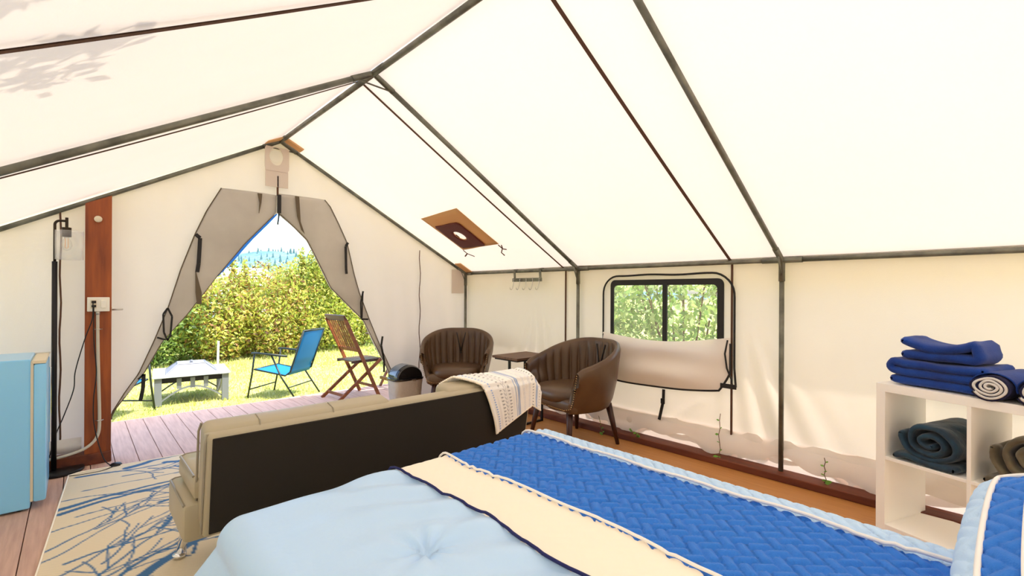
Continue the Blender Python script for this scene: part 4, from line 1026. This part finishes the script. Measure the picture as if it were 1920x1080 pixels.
sling_chair((2.10, 6.80, GZ), rot_for(-.62, .78), 'blue folding sling chair on lawn right of the fire pit')
sling_chair((.25, 6.85, GZ), rot_for(.65, .75), 'blue folding sling chair mostly hidden behind the left door flap')

# fire pit
fp = thing('fire_pit', 'square grey metal fire pit table with mesh spark cover on the lawn', 'fire pit', (1.12, 7.42, GZ), radians(-6))
S = .40; Ht = .36
b = MB()
for a, c, d in ((-1, 0, 0), (1, 0, 0)): b.box((a*(S-.06), 0, Ht), (.13, 2*S+.02, .022), bev=.004)
for a in (-1, 1): b.box((0, a*(S-.06), Ht), (2*S-.24, .13, .022), bev=.004)
b.build('table_top', M['tile'], fp, world=False)
MB().box((0, 0, Ht-.05), (2*S-.1, 2*S-.1, .06)).build('fire_bowl', M['blackmetal'], fp, world=False)
for sx in (-1, 1):
    for sy in (-1, 1): MB().box((sx*(S-.05), sy*(S-.05), Ht/2), (.075, .075, Ht-.01), bev=.004).build('leg', M['firemetal'], fp, world=False)
for k, (ux, uy) in enumerate(((1, 0), (0, 1), (1, 0), (0, 1))):
    s = -1 if k < 2 else 1; off = (0, s*(S-.045), 0) if ux else (s*(S-.045), 0, 0)
    a = MB(); n = 14; O = []; I = []
    for i in range(n+1):
        q = i/n; x = (q*2-1)*(S-.08); z = .05+.16*sin(pi*q); O.append((x, z+.022)); I.append((x, z-.0))
    a.prism(O+I[::-1], (off[0]-uy*.006, off[1]-ux*.006, 0), (ux, uy, 0), (0, 0, 1), (uy*.012, ux*.012, 0))
    for x in (-.14, 0, .14): a.box((off[0]+ux*x, off[1]+uy*x, .265), (.05*ux+.012*uy, .05*uy+.012*ux, .13))
    a.build('arched_apron', M['firemetal'], fp, world=False)
V = [(-.27, -.27, Ht+.012), (.27, -.27, Ht+.012), (.27, .27, Ht+.012), (-.27, .27, Ht+.012), (-.15, -.15, Ht+.115), (.15, -.15, Ht+.115), (.15, .15, Ht+.115), (-.15, .15, Ht+.115)]
cv = link('spark_cover', V, [(0, 1, 5, 4), (1, 2, 6, 5), (2, 3, 7, 6), (3, 0, 4, 7), (4, 5, 6, 7)], M['grate'], fp, world=False)
e = MB()
for i in range(4):
    e.tube([V[i], V[(i+1) % 4]], .007, 6); e.tube([V[i+4], V[(i+1) % 4+4]], .007, 6); e.tube([V[i], V[i+4]], .007, 6)
e.build('cover_rim', M['firemetal'], cv, world=False)
MB().lathe([(0, 0), (.02, 0), (.012, .012), (.02, .03), (0, .034)], (0, 0, Ht+.115), 12).build('knob', M['firemetal'], cv, True, world=False)

# folding wooden chair (faces +X, slightly towards camera) built in local coords facing -Y
def wood_chair(loc, rz, label):
    t = thing('folding_chair', label, 'folding chair', loc, rz); W = .225
    for s in (-1, 1):
        MB().beam((s*W, .27, .99), (s*W, -.20, .0), .022, .042, up=(0, 1, 0), bev=.004).build('back_stile', M['teak'], t, world=False)
        MB().beam((s*(W-.03), -.24, .455), (s*(W-.03), .34, .0), .022, .040, up=(0, 1, 0), bev=.004).build('rear_leg', M['teak'], t, world=False)
    MB().box((0, .272, 1.0), (2*W+.03, .025, .075), rot=(radians(-25), 0, 0), bev=.012).build('top_rail', M['teakdark'], t, world=False)
    MB().box((0, .085, .60), (2*W-.02, .02, .05), rot=(radians(-25), 0, 0), bev=.004).build('lower_rail', M['teak'], t, world=False)
    for i in range(8):
        x = -W+.045+i*(2*W-.09)/7; MB().beam((x, .262, .97), (x, .088, .60), .020, .010, up=(0, 1, 0)).build('back_slat', M['teak'], t, world=False)
    for i in range(7):
        y = -.25+i*.062; MB().box((0, y, .462+.0*i), (2*W-.075, .052, .016), bev=.003).build('seat_slat', M['teakdark'], t, world=False)
    for s in (-1, 1): MB().box((s*(W-.055), -.06, .446), (.02, .42, .02)).build('seat_rail', M['teakdark'], t, world=False)
    for y, z in ((-.13, .13), (.26, .065)): MB().box((0, y, z), (2*W-.04, .018, .035), bev=.003).build('stretcher', M['teak'], t, world=False)
    return t
wood_chair((2.60, 5.72, 0), rot_for(.97, .10), 'slatted brown wooden folding chair at right of the doorway')
wt_ = thing('wooden_table', 'small brown wooden folding table half hidden by the tent wall', 'table', (3.32, 6.10, GZ*0))
for i in range(6): MB().box((3.01+i*.088, 5.95, .735), (.08, .56, .02), bev=.003).build('top_slat', M['teakdark'], wt_)
for y in (5.74, 6.10):
    MB().beam((3.08, y, .72), (3.50, y, .0), .022, .04, up=(0, 1, 0)).build('leg', M['teak'], wt_)
    MB().beam((3.50, y-.03, .72), (3.12, y-.03, .0), .022, .04, up=(0, 1, 0)).build('leg', M['teak'], wt_)
MB().box2((3.12, 5.75, .10), (3.15, 6.08, .14)).build('stretcher', M['teak'], wt_)
stk = MB().tube([(1.99, 10.4, GZ), (2.0, 10.4, .36)], .022, 8).build('garden_stake', M['conduit']); prop(stk, 'short pale stake in front of the hedge behind the fire pit', 'stake')

# grass
def grass():
    n = 42000; r = RS; 
    x = r.uniform(-2.5, 9, n); y = 6.18+(r.rand(n)**1.3)*5.8; h = r.uniform(.015, .05, n)*(1+.6*(y > 9)); a = r.uniform(0, 6.28, n); w = .006+.002*(y-6)
    dx, dy = np.cos(a)*w, np.sin(a)*w; lx, ly = r.normal(0, .015, n), r.normal(0, .015, n)
    V = np.stack([np.stack([x-dx, y-dy, np.full(n, GZ)], -1), np.stack([x+dx, y+dy, np.full(n, GZ)], -1), np.stack([x+lx, y+ly, GZ+h], -1)], 1).reshape(-1, 3)
    F = np.arange(3*n).reshape(-1, 3); q = r.rand(n)
    A_, B_ = np.array([.42, .50, .10]), np.array([.62, .56, .24]); c = A_[None]*(1-q[:, None])+B_[None]*q[:, None]; c = np.concatenate([c, np.ones((n, 1))], 1)
    o = link('grass', V, F, M['grass'], col=np.repeat(c, 3, 0)); prop(o, 'short sunlit lawn grass beyond the deck', 'grass', kind='stuff')
grass()
# shrubs
def leaves(n, cen, rad, size, cols, seed, up=0, shell=.35, zmin=GZ):
    r = np.random.RandomState(seed); d = r.normal(size=(n, 3)); d /= np.linalg.norm(d, axis=1)[:, None]
    rr = (shell+(1-shell)*r.rand(n)**.6)[:, None]*(1+.18*np.sin(d[:, :1]*7+seed)*np.cos(d[:, 1:2]*6+d[:, 2:]*5))
    p = np.array(cen)+d*rr*np.array(rad); p[:, 2] = np.maximum(p[:, 2], zmin+r.rand(n)*.25)
    t = r.normal(size=(n, 3)); t[:, 2] += up; t /= np.linalg.norm(t, axis=1)[:, None]; b = np.cross(t, r.normal(size=(n, 3))); b /= np.linalg.norm(b, axis=1)[:, None]
    s = (size*r.uniform(.6, 1.3, n))[:, None]
    V = np.stack([p-t*s, p+b*s*.42, p+t*s, p-b*s*.42], 1).reshape(-1, 3); F = np.arange(4*n).reshape(-1, 4)
    C_ = np.array(cols)[r.randint(0, len(cols), n)]*r.uniform(.38, 1.08, (n, 1)); C_ = np.concatenate([np.clip(C_, 0, 1), np.ones((n, 1))], 1)  # random leaf tone, spread wide to paint shading into the foliage
    return V, F, np.repeat(C_, 4, 0)
YG = [(.62, .64, .10), (.50, .60, .09), (.72, .66, .16), (.34, .46, .07)]
RD = [(.74, .62, .12), (.62, .40, .10), (.62, .66, .12), (.40, .52, .07), (.30, .15, .06), (.66, .68, .12), (.50, .60, .09)]
DG = [(.20, .34, .07), (.30, .44, .09), (.42, .52, .12), (.16, .25, .06)]
SHR = [((-.6, 11.2), (1.4, 1.0, 1.05), DG, 'low dark green shrub at far left end of the hedge'),
       ((.9, 11.1), (1.15, .95, 1.02), DG, 'bushy green shrub in hedge behind the fire pit'),
       ((2.15, 11.3), (1.05, .95, 1.02), RD, 'rust and gold tinged shrub in hedge left of the blue chair'),
       ((3.2, 11.3), (1.05, .95, 1.10), RD, 'reddish stemmed shrub in hedge behind blue chair'),
       ((4.3, 11.6), (1.05, 1.0, 1.22), YG, 'tall yellow-green shrub in middle of the hedge'),
       ((5.5, 11.9), (1.2, 1.0, 1.25), YG, 'yellow-green shrub in hedge above the wooden chair'),
       ((7.0, 12.2), (1.3, 1.1, 1.2), YG, 'pale yellow shrub at right end of the hedge')]
def shrub(c, rad, cols, label, seed, n=11000, size=.045, up=.0, nstem=9, group='hedge shrubs beyond the lawn', spikes=0):
    t = thing('shrub', label, 'shrub', (c[0], c[1], GZ), 0, group)
    cen = (c[0], c[1], GZ+rad[2]*.80)
    V, F, C_ = leaves(n, cen, (rad[0], rad[1], rad[2]), size, cols, seed, up)
    if spikes:
        r = np.random.RandomState(seed+9)
        for k in range(spikes):
            bx, by = c[0]+r.uniform(-.85, .85)*rad[0], c[1]+r.uniform(-.9, .2)*rad[1]; h = rad[2]*r.uniform(1.3, 1.75); m_ = 260
            V2, F2, C2 = leaves(m_, (bx+r.uniform(-.05, .05), by, GZ+h), (.09, .09, .42), size*.9, cols, seed+k*3+1, 1.2, .0)
            F = np.concatenate([F, F2+len(V)]); V = np.concatenate([V, V2]); C_ = np.concatenate([C_, C2])
    link('foliage', V, F, M['leaf'], t, col=C_, kind='stuff')
    r = random.Random(seed); s = MB()
    for k in range(nstem):
        a = r.uniform(0, 6.28); q = r.uniform(.3, .85)
        s.tube([(c[0]+cos(a)*.15, c[1]+sin(a)*.12, GZ-.02), (c[0]+cos(a)*rad[0]*q*.6, c[1]+sin(a)*rad[1]*q*.6, GZ+rad[2]*.7), (c[0]+cos(a)*rad[0]*q, c[1]+sin(a)*rad[1]*q, GZ+rad[2]*1.3)], [.018, .012, .006], 5)
    s.build('stems', M['stem'], t)
for k, (c, rad, cols, lab) in enumerate(SHR): shrub(c, rad, cols, lab, 50+k, spikes=(0, 0, 0, 6, 20, 20, 12)[k])
shrub((4.9, 8.4), (.75, .6, .62), DG, 'low leafy plant clump behind the wooden table', 71, n=4000, size=.03, group=None)
WG = [(.42, .60, .14), (.55, .66, .20), (.66, .74, .30), (.26, .42, .08)]
shrub((5.9, 3.0), (1.1, 1.3, 1.5), WG, 'sunlit leafy shrub outside the window, left half', 81, n=9000, size=.05, up=.6, group='shrubs outside the window')
shrub((5.8, 4.9), (1.1, 1.1, 1.45), WG, 'sunlit leafy shrub outside the window beyond its left edge', 82, n=7000, size=.05, up=.6, group='shrubs outside the window')
shrub((6.2, 1.5), (1.2, 1.0, 1.45), DG, 'darker green shrub outside window, right half', 83, n=7000, size=.045, up=.3, group='shrubs outside the window')
# overhanging branch that shades the left roof slope
br = thing('overhanging_branch', 'leafy tree bough above the roof that casts the shadow on the left slope', 'branch', (.3, 1.2, 3.0))
def offs(p, h): return tuple(Vector(p)+SUND*h)
bmb = MB(); lv = []
for a, bb, c_ in (((-.9, 1.3, 2.0), (.0, 1.80, 2.0), (.13, 1.76, 2.03)), ((-.8, 1.45, 2.0), (-.2, 1.95, 2.0), (.06, 1.97, 2.0)), ((-.9, 1.1, 1.9), (-.4, 1.4, 1.9), (-.03, 1.42, 1.95))):
    bmb.tube([offs(a, .9), offs(bb, .75), offs(c_, .7)], [.022, .018, .010], 6); lv += [offs(c_, .7), offs(bb, .75)]
bmb.build('bough', M['bark'], br)
VV, FF, CC = [], [], []
r = np.random.RandomState(3)
for k in range(230):
    p = lv[k % len(lv)]; q = (p[0]-abs(r.normal(0, .13)), p[1]+r.normal(0, .045), p[2]+r.normal(0, .02))
    V2, F2, C2 = leaves(1, q, (.02, .02, .01), .05, DG, k, 0, 0, -9)
    FF.append(F2+4*k); VV.append(V2); CC.append(C2)
link('foliage', np.concatenate(VV), np.concatenate(FF), M['leaf'], br, col=np.concatenate(CC), kind='stuff')

# distance: hill, conifers, house
def hillfn(u, v):
    x = -150+u*460; y = 130+v*230
    nz_ = 2.2*sin(x*.031)+1.4*sin(x*.083+1)+.8*sin(x*.19)
    ridge_ = 10+13*exp(-((x-88)/70)**2)+nz_
    return (x, y, -2+ridge_*(sin(min(1, v*1.3)*pi/2)))
V, F = grid(110, 22, hillfn); link('hillside', V, F, M['hill'], None, True, kind='structure')
cf = MB(); r = random.Random(9)
for k in range(900):
    u, v = r.uniform(.3, .9), r.random()**.8*.75; p = hillfn(u, v); h = r.uniform(1.4, 3.2)
    n = 5; w = h*.24; V = [(p[0]+w*cos(2*pi*i/n), p[1]+w*sin(2*pi*i/n), p[2]-.5) for i in range(n)]+[(p[0], p[1], p[2]+h)]
    cf.add(V, [(i, (i+1) % n, n) for i in range(n)])
cfo = cf.build('conifer_forest', M['conifer'], kind='stuff'); prop(cfo, 'distant conifers covering the hazy hillside', 'trees')
hs = thing('house', 'white roofed building behind hedge seen through the doorway', 'building', (6.2, 27, GZ))
MB().box2((5.3, 26, GZ), (7.1, 30, 1.95)).build('house_wall', M['roofwhite'], hs)
MB().prism([(25.6, 1.95), (30.4, 1.95), (29.2, 2.5), (26.8, 2.5)], (5.1, 0, 0), (0, 1, 0), (0, 0, 1), (2.2, 0, 0)).build('roof', M['roofwhite'], hs)
for k in range(2): MB().box2((5.45+k*.85, 25.96, .9), (6.05+k*.85, 26.0, 1.6)).build('window', M['blackmetal'], hs)
for k, (x, y, s) in enumerate(((9.5, 34, 1.5), (13.5, 36, 1.8), (5.0, 36, 1.6))):
    shrub((x, y), (s*1.3, s, s*1.25), [(.30, .42, .20), (.38, .46, .24)], ('round tree far behind the hedge, middle', 'round tree far behind the hedge, right', 'round tree far behind the white roof')[k], 90+k, n=3500, size=.12, group='far trees')
